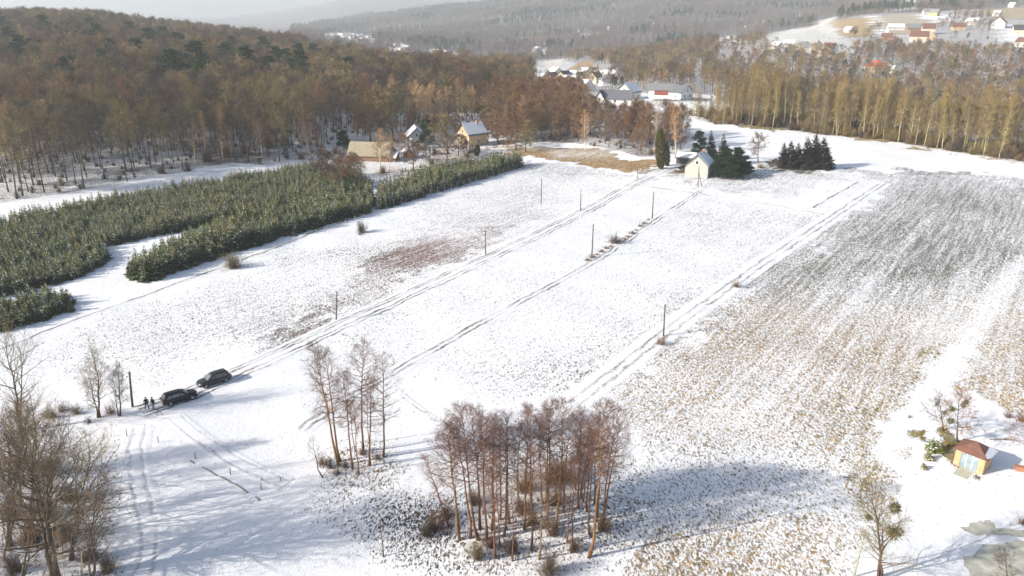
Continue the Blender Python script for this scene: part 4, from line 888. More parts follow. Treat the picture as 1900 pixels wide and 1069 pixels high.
for i, (px, py, h, v) in enumerate([(60,1010,3.2,0),(130,1000,2.6,1),(170,1040,2.6,0),(20,960,3.0,1),(90,960,2.6,0),(200,1062,2.2,1),(40,870,2.6,0),(90,880,2.6,1),(30,1060,2.4,1),(130,930,2.4,0)]):
    plant('bush', v, 'undergrowth', 'tangled undergrowth bush beneath the spreading trees, lower left', 'bush', P(px, py), h, i, group='undergrowth of the lower left wood')

TH = [((62,985),(48,800),0),((20,1010),(5,800),2),((135,1040),(150,850),0),((170,1078),(190,905),1),((20,900),(8,775),0),((95,915),(100,820),1),((45,1085),(40,905),2)]
for i, (b, t, v) in enumerate(sorted(TH)):
    plant_px('thicket', v, 'thicket_tree', 'bushy brown tree, %s from the left in the lower left thicket' % ordinal(i), 'tree', b, t, 'thicket at the lower left')
# ------------------------------------------------------------------ shrubs scattered in the fields, garden and house trees
plant('bush', 1, 'thorn_bush', 'round dark thorn bush on the snow below the spruce row', 'bush', P(672,432), 3.3, .4, sxy=.9)
plant('shrub', 1, 'dry_tussock', 'golden dry tussock at the foot of the thorn bush', 'grass', P(668,436), .9, 0, sxy=1.6)
plant('bush', 1, 'ditch_bush', 'wide straggly bush beside the ditch and spruce row', 'bush', P(436,497), 3.6, .9, sxy=1.4)
plant('shrub', 0, 'field_bush', 'small dark bush alone on the edge of the stubble field', 'bush', P(1366,533), 1.9, .2)
plant('shrub', 0, 'path_bush', 'round brown bush on the narrow path between two poles', 'bush', P(1141,452), 3.2, .7)
plant('shrub', 1, 'pole_bush', 'golden brown bush at the foot of the pole by the stubble', 'bush', P(1228,640), 1.9, .7)
for i, (px, py) in enumerate([(1090,484),(1100,479),(1108,474),(1116,468),(1125,462),(1133,458),(1150,449),(1158,445),(1165,440),(1173,434),(1180,428),(1188,421),(1195,416),(1203,409)]):
    plant('shrub', 1, 'dry_grass_clump', 'low clump of dry reddish grass, %s from the near end of the path strip' % ordinal(i), 'grass', P(px, py), .8+.25*math.sin(i*2.3), i, group='dry clumps along the narrow path', sxy=2.1)
for i, (x, y0, y1, v) in enumerate([(1455,311,266,0),(1468,312,262,1),(1482,312,266,2),(1499,313,256,3),(1514,312,250,0),(1529,313,256,1)]):
    plant_px('fir', v, 'conifer', '%s from the left of six dark cone-shaped conifers in the snow' % ordinal(i), 'conifer', (x, y0), (x, y1), 'six dark conifers', sxy=1.25)
plant_px('gardenpine', 0, 'garden_pine', 'broad green pine behind the house by the field', 'pine', (1297,296), (1296,244))
plant_px('darkspruce', 0, 'garden_spruce', 'dark spruce directly behind the house roof', 'spruce', (1320,300), (1319,243))
plant_px('darkspruce', 1, 'garden_spruce', 'dark spruce right of the house roof', 'spruce', (1343,306), (1342,250), sxy=1.1)
for i, (x, y0, y1, s) in enumerate([(1352,322,277,1.0),(1372,324,275,1.0),(1388,322,300,1.3),(1330,330,300,.9),(1360,332,292,1.2),(1378,330,300,1.2)]):
    plant_px('darkpine', i, 'dark_pine', 'low dark pine, %s from the left in the clump right of the house' % ordinal(sorted([1352,1372,1388,1330,1360,1378]).index(x)), 'pine', (x, y0), (x, y1), 'pine clump beside the house', sxy=s)
plant_px('garden', 1, 'garden_tree', 'round leafless tree between the house and the six conifers', 'tree', (1407,300), (1408,258))
plant('shrub', 0, 'garden_bush', 'dark bush at the foot of the round leafless tree', 'bush', P(1412,312), 2.4, 0, sxy=1.5)
KIND['thuja'] = [column_tree('thuja', 170, 9, 1.25, 'needle_gold'), column_tree('thuja', 171, 9, 1.4, 'needle_dark')]
plant_px('thuja', 0, 'golden_thuja', 'tall golden-green column tree beside the end of the farm track', 'conifer', (1226,314), (1225,236))
plant_px('thuja', 1, 'dark_thuja', 'dark evergreen behind the golden column tree', 'conifer', (1238,308), (1236,262))
# farm garden
plant_px('darkpine', 0, 'round_pine', 'dark round pine left of the barn', 'pine', (638,280), (637,243), sxy=1.1)
plant_px('gardenpine', 1, 'farm_pine', 'tall green pine between the two farm houses', 'pine', (790,275), (790,222), sxy=.95)
plant_px('thuja', 0, 'yew_bush', 'golden-green yew before the yellow-walled farmhouse', 'conifer', (884,290), (886,268), sxy=2.2)
plant_px('edgebirch', 2, 'farm_birch', 'pale many-stemmed birch before the barn', 'birch', (705,322), (706,240), sxy=1.3)
plant_px('edgebirch', 0, 'farm_birch', 'thin second birch stem right of the barn birch', 'birch', (722,318), (726,252))
ORCH_LIST = [(612,345,300,0),(635,352,305,1),(590,330,290,2),(660,330,300,0),(768,318,282,1),(662,338,312,2),(800,305,272,0),(830,300,265,1),(850,290,262,2),(832,285,235,0),(688,265,200,1),(732,262,198,0),(905,265,236,2),(925,268,240,1),(942,272,248,0),(958,278,250,1),(975,282,256,2),(985,270,240,0),(745,290,262,2),(868,296,276,0),(770,300,280,1)]
ORCH = [a[0]+a[1]/1000 for a in ORCH_LIST]
for i, (bx, by, ty, v) in enumerate(ORCH_LIST):
    plant_px('garden', v, 'orchard_tree', sxy=1.3, label='leafless %s tree, %s from the left in the farm orchard' % ('tall' if by-ty > 45 else 'low', ordinal(sorted(ORCH).index(bx+by/1000))), cat='tree', base=(bx, by), top=(bx, ty-8), group='orchard trees of the farm')

# trees by the gazebo, lower right
def mist(t, spots, s=1.0):
    for i, (x, y, z, r) in enumerate(spots):
        o = obj('mistletoe_clump', ball('mistletoe_clump', 200+i, r, 160, 'mistletoe'), t); o.location = (x, y, z)
g = plant_px('fruit', 2, 'gazebo_tree', 'gnarled tree with mistletoe right behind the gazebo', 'tree', (1776,822), (1782,738), rz=.5); mist(g, [(-1.6,0,5.9,.5),(1.2,.3,5.2,.45),(-2.2,-.2,4.4,.6),(.4,-.6,6.4,.4)])
g = plant_px('fruit', 0, 'garden_tree', 'smaller mossy tree left of the gazebo tree', 'tree', (1750,800), (1745,745), rz=1.5); mist(g, [(-1.4,0,5.2,.6),(1.1,.3,5.8,.45)])
g = plant_px('meadow', 0, 'roadside_tree', 'leafless tree with dark mistletoe balls at the lower right edge', 'tree', (1633,1075), (1635,915), rz=.5, sxy=1.1); mist(g, [(1.2,-.3,4.6,.75),(1.6,0,6.6,.6),(-1.0,.3,6.9,.35)])
plant_px('fruit', 1, 'garden_tree', 'leafless tree at the right edge beyond the gazebo', 'tree', (1905,838), (1900,782))
plant_px('fruit', 2, 'garden_tree', 'bare bush-like tree at the bottom right corner', 'tree', (1868,1085), (1862,1030))
for i, (x, y0, y1, l) in enumerate([(1732,838,812,'largest and farthest'),(1722,855,836,'middle'),(1714,873,858,'smallest and nearest')]):
    plant_px('spruce', i, 'shrub_spruce', '%s of three little round evergreens left of the gazebo' % l, 'spruce', (x, y0), (x, y1), 'three little evergreens', sxy=1.5)
for i, (px, py, h) in enumerate([(1895,782,1.4),(1870,775,1.2),(1897,975,1.2),(1760,830,.9)]):
    plant('shrub', 1, 'yard_shrub', 'low yellowish shrub at the edge of the gazebo yard', 'shrub', P(px, py), h, i, group='shrubs of the gazebo yard')

# ------------------------------------------------------------------ houses
def wallmat(name, col, var=.10): return flat(name, col, .85, var, 1.2, bump=.15)
WM = {k: wallmat('wall_'+k, c) for k, c in dict(white=(.78,.77,.74), cream=(.62,.55,.44), yellow=(.58,.43,.25), grey=(.45,.46,.46), green=(.47,.48,.44), brick=(.42,.20,.12), wood=(.28,.17,.10), orange=(.56,.41,.28), bright=(.56,.47,.22), red=(.30,.085,.06), dark=(.08,.075,.07)).items()}
RM = {k: flat('roof_'+k, c, .7, .2, 2.0) for k, c in dict(grey=(.24,.25,.25), dark=(.07,.065,.065), brown=(.19,.09,.065), red=(.55,.10,.06), scarlet=(.6,.05,.05), beige=(.36,.31,.22), green=(.16,.22,.15), snow=(.85,.87,.9), slate=(.15,.16,.18)).items()}
M['pane'] = flat('pane', (.03, .035, .04), .12, .3, 2, spec=.6)
M['frame'] = flat('frame', (.75, .75, .73), .6, .05)
M['chimney'] = flat('chimney', (.40, .22, .15), .9, .25, 4)
M['door'] = flat('door', (.20, .12, .07), .7, .2)
def win(parent, axis, pos, w, h, out):
    """window: frame with a pane, on the wall face with outward direction out (+1/-1) along axis 'x' or 'y'"""
    x, y, z = pos; t = .07
    def bx(a, b, d0, d1, z0, z1):
        if axis == 'x': return MB().box((min(d0, d1), y+a, z0), (max(d0, d1), y+b, z1))
        return MB().box((x+a, min(d0, d1), z0), (x+b, max(d0, d1), z1))
    c = x if axis == 'x' else y
    f = bx(-w/2, w/2, c-.02*out, c+t*out, z-h/2, z+h/2).obj('window', M['frame'], parent)
    bx(-w/2+.1, w/2-.1, c+t*out*.5, c+(t+.025)*out, z-h/2+.1, z+h/2-.1).obj('pane', M['pane'], f)
def house(name, label, loc, rz, w, l, hw, hr, wall, roof, nwin=(1, 2), chimney=True, door=False, snow='', group=None, oh=.5, cat='house', chim_mat=None, gable=None):
    """gable house, ridge along local y, first gable towards -y"""
    t = thing(name, label, cat, loc, (0, 0, math.radians(rz)), group)
    MB().prism([(-w/2, -1.2), (w/2, -1.2), (w/2, hw), (0, hw+hr), (-w/2, hw)], 'y', -l/2, l/2).obj('wall', WM[wall], t)
    sl = hr/(w/2); th = .22; ex = w/2+oh; nrm = math.hypot(1, sl)
    def side(sg, lift, thick, x1, y0, y1, x0=0.0):
        p = [(sg*x0, hw+hr-x0*sl+lift), (sg*x1, hw+hr-x1*sl+lift), (sg*x1, hw+hr-x1*sl+lift+thick*nrm), (sg*x0, hw+hr-x0*sl+lift+thick*nrm)]
        return MB().prism(p, 'y', y0, y1)
    m = side(1, .02, th, ex, -l/2-oh, l/2+oh); m2 = side(-1, .02, th, ex, -l/2-oh, l/2+oh)
    m.add(np.concatenate(m2.V), m2.F[4][0]); m.F[4] += [f for f in m2.F[4][1:]]
    r = m.obj('roof', RM[roof], t)
    for ch in snow:
        sg = 1 if ch == 'R' else -1
        side(sg, .02+th*nrm+.01, .10, ex*.93, -l/2-oh*.6, l/2+oh*.4, .06).obj('roof_snow', M['snow'], r)
    if chimney:
        MB().box((-.35+w*.1, l*.18, hw+hr*.55), (.35+w*.1, l*.18+.7, hw+hr+1.0)).obj('chimney', chim_mat or M['chimney'], r)
    ng, ns = nwin
    for i in range(ng):
        x = (i-(ng-1)/2)*w/(ng+.3); win(t, 'y', (x, -l/2, min(hw*.55, 1.7)), 1.0, 1.2, -1)
    if hr > 2: win(t, 'y', (0, -l/2, hw+hr*.28), .9, 1.1, -1)
    for sg in (-1, 1):
        for i in range(ns): win(t, 'x', (sg*w/2, (i-(ns-1)/2)*l/(ns+.2), min(hw*.55, 1.7)), 1.1, 1.2, sg)
    if door: MB().box((w*.25, -l/2-.07, 0), (w*.25+1, -l/2+.03, 2.0)).obj('door', M['door'], t)
    return t
def hip(name, label, loc, rz, w, l, hw, hr, wall, roof, group=None, oh=.6):
    t = thing(name, label, 'house', loc, (0, 0, math.radians(rz)), group)
    MB().box((-w/2, -l/2, -1.2), (w/2, l/2, hw)).obj('wall', WM[wall], t)
    a, b, k = w/2+oh, l/2+oh, max(0, (l-w)/2)
    V = [(-a,-b,hw),(a,-b,hw),(a,b,hw),(-a,b,hw),(0,-k,hw+hr),(0,k,hw+hr)]
    r = mesh('roof', V, [np.array([(0,1,4),(2,3,5)]), np.array([(1,2,5,4),(3,0,4,5),(3,2,1,0)])], RM[roof]); r = obj('roof', r, t)
    MB().box((.6, k*.4, hw+hr*.4), (1.2, k*.4+.6, hw+hr+.5)).obj('chimney', M['chimney'], r)
    for x in (-w*.25, w*.25): win(t, 'y', (x, -l/2, hw*.55), 1.3, 1.3, -1)
    for y in (-l*.25, l*.25): win(t, 'x', (-w/2, y, hw*.55), 1.3, 1.3, -1)
    return t
house('field_house', 'pale green gabled house with snow on its roof beside dark pines at the field', P(1296,324), -24, 7.0, 8.5, 3.6, 3.2, 'green', 'green', (0, 2), True, False, 'R')
house('dark_shed', 'low dark shed left of the pale green house', P(1273,302), 70, 4.5, 6, 2, 1.2, 'dark', 'slate', (0, 0), False, snow='L', cat='shed')
house('barn', 'long brown barn with beige roof behind the pale birch', P(690,296), 82, 8, 14, 2.2, 3.6, 'wood', 'beige', (0, 0), False, cat='barn')
house('lean_to', 'low lean-to with snowy roof at the right end of the barn', P(722,298), 80, 5, 6, 1.6, 1.2, 'wood', 'snow', (0, 0), False, cat='shed')
house('grey_house', 'grey gabled house with snowy roof left of the tall green pine', P(772,268), 12, 7.5, 9, 3.2, 3.4, 'grey', 'slate', (1, 1), False, snow='RL')
MB().box((-.45, -.45, -.3), (.45, .45, 4.6)).obj('brick_chimney', WM['white'], None, loc=P(763,280)); tag(bpy.data.objects['brick_chimney'], 'pale free-standing chimney before the grey farmhouse', 'chimney')
house('brick_shed', 'small brick shed below the grey farmhouse', P(757,292), 20, 3, 4, 2, 1.0, 'brick', 'snow', (0, 0), False, cat='shed')
house('yellow_farmhouse', 'yellow-walled farmhouse with snow-white roof at the top of the plantation', P(876,268), -48, 7.6, 9, 4.4, 3.6, 'yellow', 'slate', (0, 1), True, False, 'RL')
house('timber_chalet', 'steep dark-and-white chalet left of the long grey-roofed house', P(1117,194), -25, 7, 8, 1.2, 5.6, 'white', 'dark', (2, 0), True)
house('long_house', 'long white house with grey-brown roof behind the brow of the field', P(1142,192), 78, 8, 16, 2.8, 3.6, 'white', 'slate', (1, 3), False)
house('snow_roof_house', 'white gabled house with snow-covered roof right of the long house', P(1166,184), -35, 9, 11, 4, 4.4, 'white', 'slate', (2, 2), True, snow='RL')
t = house('balcony_house', 'white house with a red balcony wall and grey roof on the brow', P(1225,182), 78, 9, 12, 4.6, 2.6, 'white', 'grey', (1, 0), False)
MB().box((-4.56, -4.5, 1.9), (-4.46, 3.0, 4.4)).obj('balcony_wall', WM['red'], t)
house('dark_roof_house', 'white house with dark grey roof right of the red balcony house', P(1257,183), 40, 10, 12, 3.6, 3.2, 'white', 'slate', (2, 2), True)
t = thing('hedge', 'clipped dark hedge before the houses on the brow', 'hedge', P(1265,188), (0, 0, .03))
r_ = np.random.default_rng(9); n_ = 900; pp = np.stack([r_.uniform(-15, 15, n_), r_.uniform(-.5, .5, n_), r_.uniform(0, 1.2, n_)], 1)
V_, F_ = spikes(pp, unit(r_.normal(size=(n_, 3))+[0, 0, .4]), .5, .10, r_); obj('foliage', mesh('hedge_foliage', V_, F_, M['needle_dark']), t)
for i in range(HN_MID):
    px, py, w, l, hw, hr, rz, wa, ro, sn = MIDV[i]
    house('village_house', '%s-walled house with %s roof, %s from the left in the valley village' % (wa, {'snow':'snowy'}.get(ro, ro), ordinal(sorted(m[0] for m in MIDV).index(px))), P(px, py), rz, w, l, hw, hr, wa, ro, (1, 2), i % 2 == 0, snow=sn, group='valley village houses')
for i in range(len(RIGHTV)):
    px, py, w, l, hw, hr, rz, wa, ro, sn = RIGHTV[i]
    lab = '%s-walled house with %s roof, %s from the left on the right-hand hill' % (wa, {'snow':'snowy'}.get(ro, ro), ordinal(sorted(m[0] for m in RIGHTV).index(px)))
    if ro == 'red': hip('hill_house', lab, P(px, py), rz, w, l, hw, hr, wa, ro, 'hill village houses')
    else: house('hill_house', lab, P(px, py), rz, w, l, hw, hr, wa, ro, (1, 2), i % 2 == 0, snow=sn, group='hill village houses')
# the hazy town far down the valley
r_ = np.random.default_rng(15); spots = []
while len(spots) < 70:
    x, y = r_.uniform(588, 702), r_.uniform(63, 90)
    if y < 60+abs(x-640)*.12 or y > 92-abs(x-640)*.10: continue
    spots.append((x, y))
spots += [(718,87),(726,90),(735,88),(745,92),(752,95),(758,97),(806,103),(815,105),(823,104),(832,107),(840,104),(848,108),(995,96),(1004,92),(1072,62),(1083,60),(1132,55),(1386,50),(1402,47),(1432,45),(1420,44),(1212,47),(1478,33)]
proto = None
for i, (x, y) in enumerate(spots):
    b = P(x, y); s = r_.uniform(.8, 1.5)
    if proto is None:
        proto = []
        for wa, ro in (('white','snow'),('white','grey'),('cream','snow'),('white','brown')):
            p = MB().prism([(-5,-2),(5,-2),(5,4),(0,7.5),(-5,4)], 'y', -6.5, 6.5).mesh('wall', WM[wa])
            q = MB().prism([(0,7.55),(5.8,3.5),(5.8,3.9),(0,7.95),(-5.8,3.9),(-5.8,3.5)], 'y', -7, 7).mesh('roof', RM[ro]); proto.append((p, q))
    t = thing('town_house', 'tiny pale house scattered in the hazy valley beyond the wooded hill', 'house', b, (0, 0, r_.uniform(0, 3.1)), 'houses of the far valley', s)
    p, q = proto[i % 4]; obj('wall', p, t); obj('roof', q, t)

# ------------------------------------------------------------------ poles, posts, fences
M['wood_old'] = flat('wood_old', (.13, .10, .075), .9, .3, 3)
M['wood_pale'] = flat('wood_pale', (.45, .42, .36), .9, .2, 3)
M['ceramic'] = flat('ceramic', (.5, .48, .44), .3, .05)
def pole(label, base, top, r=.13, mat='wood_old', brace=False, arm=False, group='wooden poles of the power line'):
    b = P(*base); h = height_for(b, top[1]); d = b.y*CP+(CAMH-b.z-h)*SP; dx = (top[0]-float(project(b.x, b.y, b.z+h)[0]))*d/FPX
    t = thing('utility_pole', label, 'pole', b, (0, 0, 0), group)
    MB().tube([(0, 0, -.4), (dx*.5, 0, h*.5), (dx, 0, h)], [r, r*.85, r*.68], 8).obj('post', M[mat], t, True)
    MB().tube([(dx, 0, h-.02), (dx, 0, h+.05)], [r*.8, r*.35], 8).obj('cap', M[mat], t)
    if arm:
        MB().box((dx-.55, -.05, h-.5), (dx+.55, .05, h-.4)).obj('crossarm', M[mat], t)
    for s in (-1, 1):
        q = MB().tube([(dx+s*(.45 if arm else .14), 0, h-.4), (dx+s*(.45 if arm else .2), 0, h-.22)], [.05, .035], 6).obj('insulator', M['ceramic'], t)
    if brace: MB().tube([(1.3, .2, -.3), (dx*.8+.08, 0, h*.72)], [r*.9, r*.7], 8).obj('brace', M[mat], t, True)
    return t
pole('thick wooden pole leaning left of the two people', (246,757), (240,690), .17)
pole('wooden pole in the reddish strip, nearest of those left of the track', (624,594), (625,541))
pole('wooden pole beside the reddish patch halfway up the track', (901,473), (901,428))
pole('wooden pole standing alone in the upper left field', (1004,380), (1005,332))
pole('short wooden pole close to the upper end of the track', (1077,391), (1078,352))
pole('wooden pole at the lower end of the dry grass on the narrow path', (1098,478), (1101,416), .15)
pole('wooden pole at the upper end of the dry grass on the narrow path', (1210,406), (1213,356), .15)
pole('wooden pole with a golden bush at its foot by the stubble', (1231,624), (1234,565), .14)
pole('braced wooden pole before the pale green house', (1295,347), (1297,309), brace=True)
pole('thin wooden pole before the golden column tree', (1182,332), (1184,306), .1)
pole('thin wooden pole rising from the end of the spruce fence', (944,316), (944,286), .1)
t = thing('lamp_post', 'slim pale green lamp post at the bottom right', 'lamp', P(1584,1072), (0, 0, 0))
b_ = P(1584,1072); hh = height_for(b_, 973); MB().tube([(0,0,-.3),(.1,0,hh*.5),(.2,0,hh)], [.09,.075,.05], 8).obj('post', flat('lamp_paint', (.42,.44,.30), .6, .15), t, True)
MB().tube([(.2,0,hh-.02),(.35,-.1,hh+.12),(.8,-.35,hh+.15)], [.05,.05,.09], 6).obj('lamp_head', M['frame'], t)
def fence(name, label, pts, gap, h, mat, r=.055, wires=2):
    L = smooth_line([tuple(P(*p)[:2]) for p in pts], .25, 1)
    q = L[::int(gap/.25)]; t = thing(name, label, 'fence', (q[0][0], q[0][1], h1(*q[0]))); o0 = Vector(t.location)
    post = None; Z = H(q[:, 0], q[:, 1])
    pm = MB().tube([(0,0,-.3),(0,0,h)], [r, r*.9], 5).mesh('post', M[mat])
    rr = np.random.default_rng(3)
    for i in range(len(q)):
        o = obj('post', pm, t); o.location = (q[i][0]-o0.x, q[i][1]-o0.y, Z[i]-o0.z); o.rotation_euler = (rr.normal(0,.04), rr.normal(0,.04), i); o.scale = (1, 1, rr.uniform(.85, 1.12))
    for wz in range(wires):
        z = h*(.45+.5*wz/max(1, wires-1))
        MB().tube([(q[i][0]-o0.x, q[i][1]-o0.y, Z[i]-o0.z+z) for i in range(len(q))], [.012]*len(q), 3).obj('wire', M['wood_pale'], t)
fence('wire_fence', 'row of thin fence posts along the front of the spruce block', [(702,391),(780,368),(860,345),(920,327),(972,308)], 3.0, 1.7, 'wood_pale', .085)
fence('pale_fence', 'row of white posts beside the ditch below the spruce row', [(470,478),(540,452),(620,424),(698,398)], 3.4, 1.2, 'wood_pale', .06)
fence('rail_fence', 'low golden-brown fence below the orange belt of trees', [(1085,296),(1130,306),(1178,318)], 2.6, 1.0, 'wood_old', .08)
for i, (px, py, h) in enumerate([(236,812,1.1),(294,822,.9),(363,853,.9),(428,884,.95),(485,912,.9),(486,894,.5),(520,893,.5)]):
    o = MB().tube([(0,0,-.2),(.03,0,h*.6),(.06,.02,h)], [.055,.05,.04], 6).obj('marker_stake', M['wood_old'], None, loc=P(px, py)); tag(o, 'wooden marker stake, %s from the left on the white foreground' % ordinal(i), 'stake', 'marker stakes')
t = thing('frame_marker', 'small upside-down V of sticks in front of the two people', 'marker', P(293,772))
MB().tube([(-.15,0,-.1),(.12,0,1.0)], [.04,.035], 6).obj('stick', M['wood_old'], t); MB().tube([(.62,.15,-.1),(.10,.02,.98)], [.04,.035], 6).obj('stick', M['wood_old'], t)
for i, (a, b) in enumerate([((376,868),(404,885)),((408,886),(432,898)),((436,901),(460,916)),((474,924),(482,930)),((353,856),(360,861))]):
    p, q = P(*a), P(*b); o = MB().tube([(0,0,.04),tuple((q-p)*.5+Vector((0,0,.07))),tuple(q-p+Vector((0,0,.04)))], [.05,.06,.045], 6).obj('fallen_rail', M['wood_old'], None, loc=p); tag(o, 'dark rail lying in the snow, %s of the line left of the alder clump' % ['first','second','third','last','smallest'][i], 'rail', 'rails lying in the snow')

# ------------------------------------------------------------------ gazebo and its yard
g1, g2 = P(1768,861), P(1822,882); gw = (g2-g1).length; ang = math.atan2(g2.y-g1.y, g2.x-g1.x)
t = thing('gazebo', 'small garden house with brown hip roof and orange wooden walls at the right edge', 'gazebo', (g1+g2)/2, (0, 0, ang))
M['pine_wood'] = flat('pine_wood', (.58, .36, .20), .7, .15, 2); gh, gd = 2.15, gw*.85
MB().box((-gw/2,0,-.2),(gw/2,gd,.06)).obj('floor', flat('gazebo_floor', (.4,.4,.36), .8, .1), t)
for x in (-gw/2, gw/2-gw*.2): MB().box((x,-.04,.06),(x+gw*.2,.12,gh)).obj('front_panel', M['pine_wood'], t)
MB().box((-gw/2,.121,.06),(-gw/2+.1,gd,gh)).obj('side_wall', M['pine_wood'], t); MB().box((gw/2-.1,.121,.06),(gw/2,gd,gh)).obj('side_wall', M['pine_wood'], t)
MB().box((-gw/2+.101,gd-.1,.06),(gw/2-.101,gd,gh)).obj('back_wall', M['pine_wood'], t)
MB().prism([(-gw*.299,gh-.32),(-gw*.2,gh-.2),(gw*.2,gh-.2),(gw*.299,gh-.32),(gw*.299,gh),(-gw*.299,gh)], 'y', -.035, .1).obj('lintel', M['pine_wood'], t)
gp = MB().box((-gw*.298,.03,.07),(gw*.298,.06,gh-.25)).obj('glass_front', flat('blue_glass', (.28,.36,.40), .15, .25, 1.5, spec=.6), t)
for x in (-.1, .1): MB().box((gw*x-.03,.0,.07),(gw*x+.03,.028,gh-.22)).obj('mullion', M['frame'], gp)
a, b0, b1, rh, rk = gw/2+.3, -.35, gd+.3, 1.05, .03
rV = [(-a,b0,gh-.05),(a,b0,gh-.05),(a,b1,gh-.05),(-a,b1,gh-.05),(-rk,(b0+b1)/2,gh+rh),(rk,(b0+b1)/2,gh+rh)]
r = obj('roof', mesh('roof', rV, [np.array([(0,1,5,4),(2,3,4,5),(3,2,1,0)]), np.array([(1,2,5),(3,0,4)])], RM['brown']), t)
def lerp3(p, q, s): return tuple(np.array(p)*(1-s)+np.array(q)*s)
n_ = np.array([.28, 0, .5])*.12
sv = [lerp3(rV[1], rV[2], s) for s in (.3, .6, .97)]+[lerp3(lerp3(rV[2], rV[5], .3), rV[5], .2), lerp3(rV[1], rV[5], .30), lerp3(rV[1], rV[5], .1)]
sv = [tuple(np.array(p)+n_) for p in sv]; obj('roof_snow', mesh('roof_snow', sv+[tuple(np.array(p)+n_*.9) for p in sv], [np.array([list(range(6))])], M['snow']), r)
for x in (-.12, .12): pass
o = MB().box((-.75,-2.2,-.02),(.75,-.06,.035)).obj('gazebo_path', flat('path_slab', (.50,.49,.38), .85, .12, 2), None, loc=t.location+Vector((0,0,.01)), rot=(0,0,ang)); tag(o, 'pale slab path leading from the gazebo door', 'path', kind='structure')
rr = np.random.default_rng(8); bt = MB(); b0 = np.array([0, 0, .08])
bt.tube([(0,0,.06),(1.2,-.2,.14),(2.4,-.3,.12),(3.4,-.7,.05)], [.06,.05,.035,.015], 5); bt.tube([(1.6,-.25,.13),(2.4,.3,.16),(3.1,.55,.06)], [.035,.025,.01], 5); bt.tube([(2.2,-.3,.12),(2.9,-.1,.14),(3.6,0,.06)], [.03,.02,.01], 5)
o = bt.obj('fallen_branch', M['bark_dark'], None, loc=P(1835,818)); tag(o, 'forked fallen branch lying on the snow behind the gazebo', 'branch')
o = MB().box((-.9,-.25,-.1),(.9,.25,.5)).box((-.95,-.3,.501),(.95,.3,.58)).obj('brick_planter', WM['brick'], None, loc=P(1899,876), rot=(0,0,-.4)); tag(o, 'low red brick planter at the right edge beside the gazebo', 'planter')

def paving(label, pts):
    r = np.random.default_rng(len(pts)); q = []
    for (x0, y0), (x1, y1) in zip(pts, pts[1:]+pts[:1]):
        for s_ in np.linspace(0, 1, 7)[:-1]: q.append((x0+(x1-x0)*s_+r.normal(0, 2.2), y0+(y1-y0)*s_+r.normal(0, 1.6)))
    W3 = [P(*p) for p in q]; c = sum(W3, Vector())/len(W3)
    V = [tuple(p+Vector((0, 0, .03))) for p in W3]+[tuple(c+Vector((0, 0, .035)))]; n = len(W3)
    o = obj('paving', mesh('paving', V, np.array([(i, (i+1) % n, n) for i in range(n)][::1]), M['paving'])); tag(o, label, 'paving', kind='structure')
M['paving'] = flat('paving', (.47, .465, .40), .9, .3, .9)
paving('bare pale concrete of the drive at the bottom right corner', [(1785,1040),(1830,1012),(1890,1006),(1960,1016),(1990,1110),(1820,1110)])
paving('thawed grey patch of the drive above the corner concrete', [(1784,984),(1800,972),(1836,968),(1850,984),(1902,988),(1905,1000),(1838,994),(1806,996)])
# ------------------------------------------------------------------ cars
def loft(sections, mat, name, parent, smooth=True):
    V = np.concatenate([np.array(s, float) for s in sections]); k = len(sections[0]); n = len(sections); F = []
    for i in range(n-1):
        for j in range(k): F.append((i*k+j, i*k+(j+1) % k, (i+1)*k+(j+1) % k, (i+1)*k+j))
    return obj(name, mesh(name, V, [np.array(F), np.array([list(range(k))[::-1], [(n-1)*k+j for j in range(k)]])], mat, smooth), parent)
def quad_panel(name, pts, mat, parent, off=.012):
    p = np.array(pts, float); nn = np.cross(p[1]-p[0], p[2]-p[0]); nn = nn/np.linalg.norm(nn); k = len(p)
    V = np.concatenate([p+nn*off, p-nn*.02]); F = [np.array([list(range(k)), list(range(k, 2*k))[::-1]]), np.array([(i, k+i, k+(i+1) % k, (i+1) % k) for i in range(k)])]
    return obj(name, mesh(name, V, F, mat), parent)
M['tyre'] = flat('tyre', (.02,.02,.02), .9, .1); M['rim'] = flat('rim', (.45,.45,.46), .35, .1, metal=.8); M['lamp'] = flat('lamp', (.8,.82,.85), .1, .05, spec=.6); M['tail'] = flat('tail', (.45,.02,.02), .25, .1)
M['carglass'] = flat('carglass', (.16,.17,.18), .05, .1, spec=.6); M['bumper'] = flat('bumper', (.03,.03,.03), .7, .1)
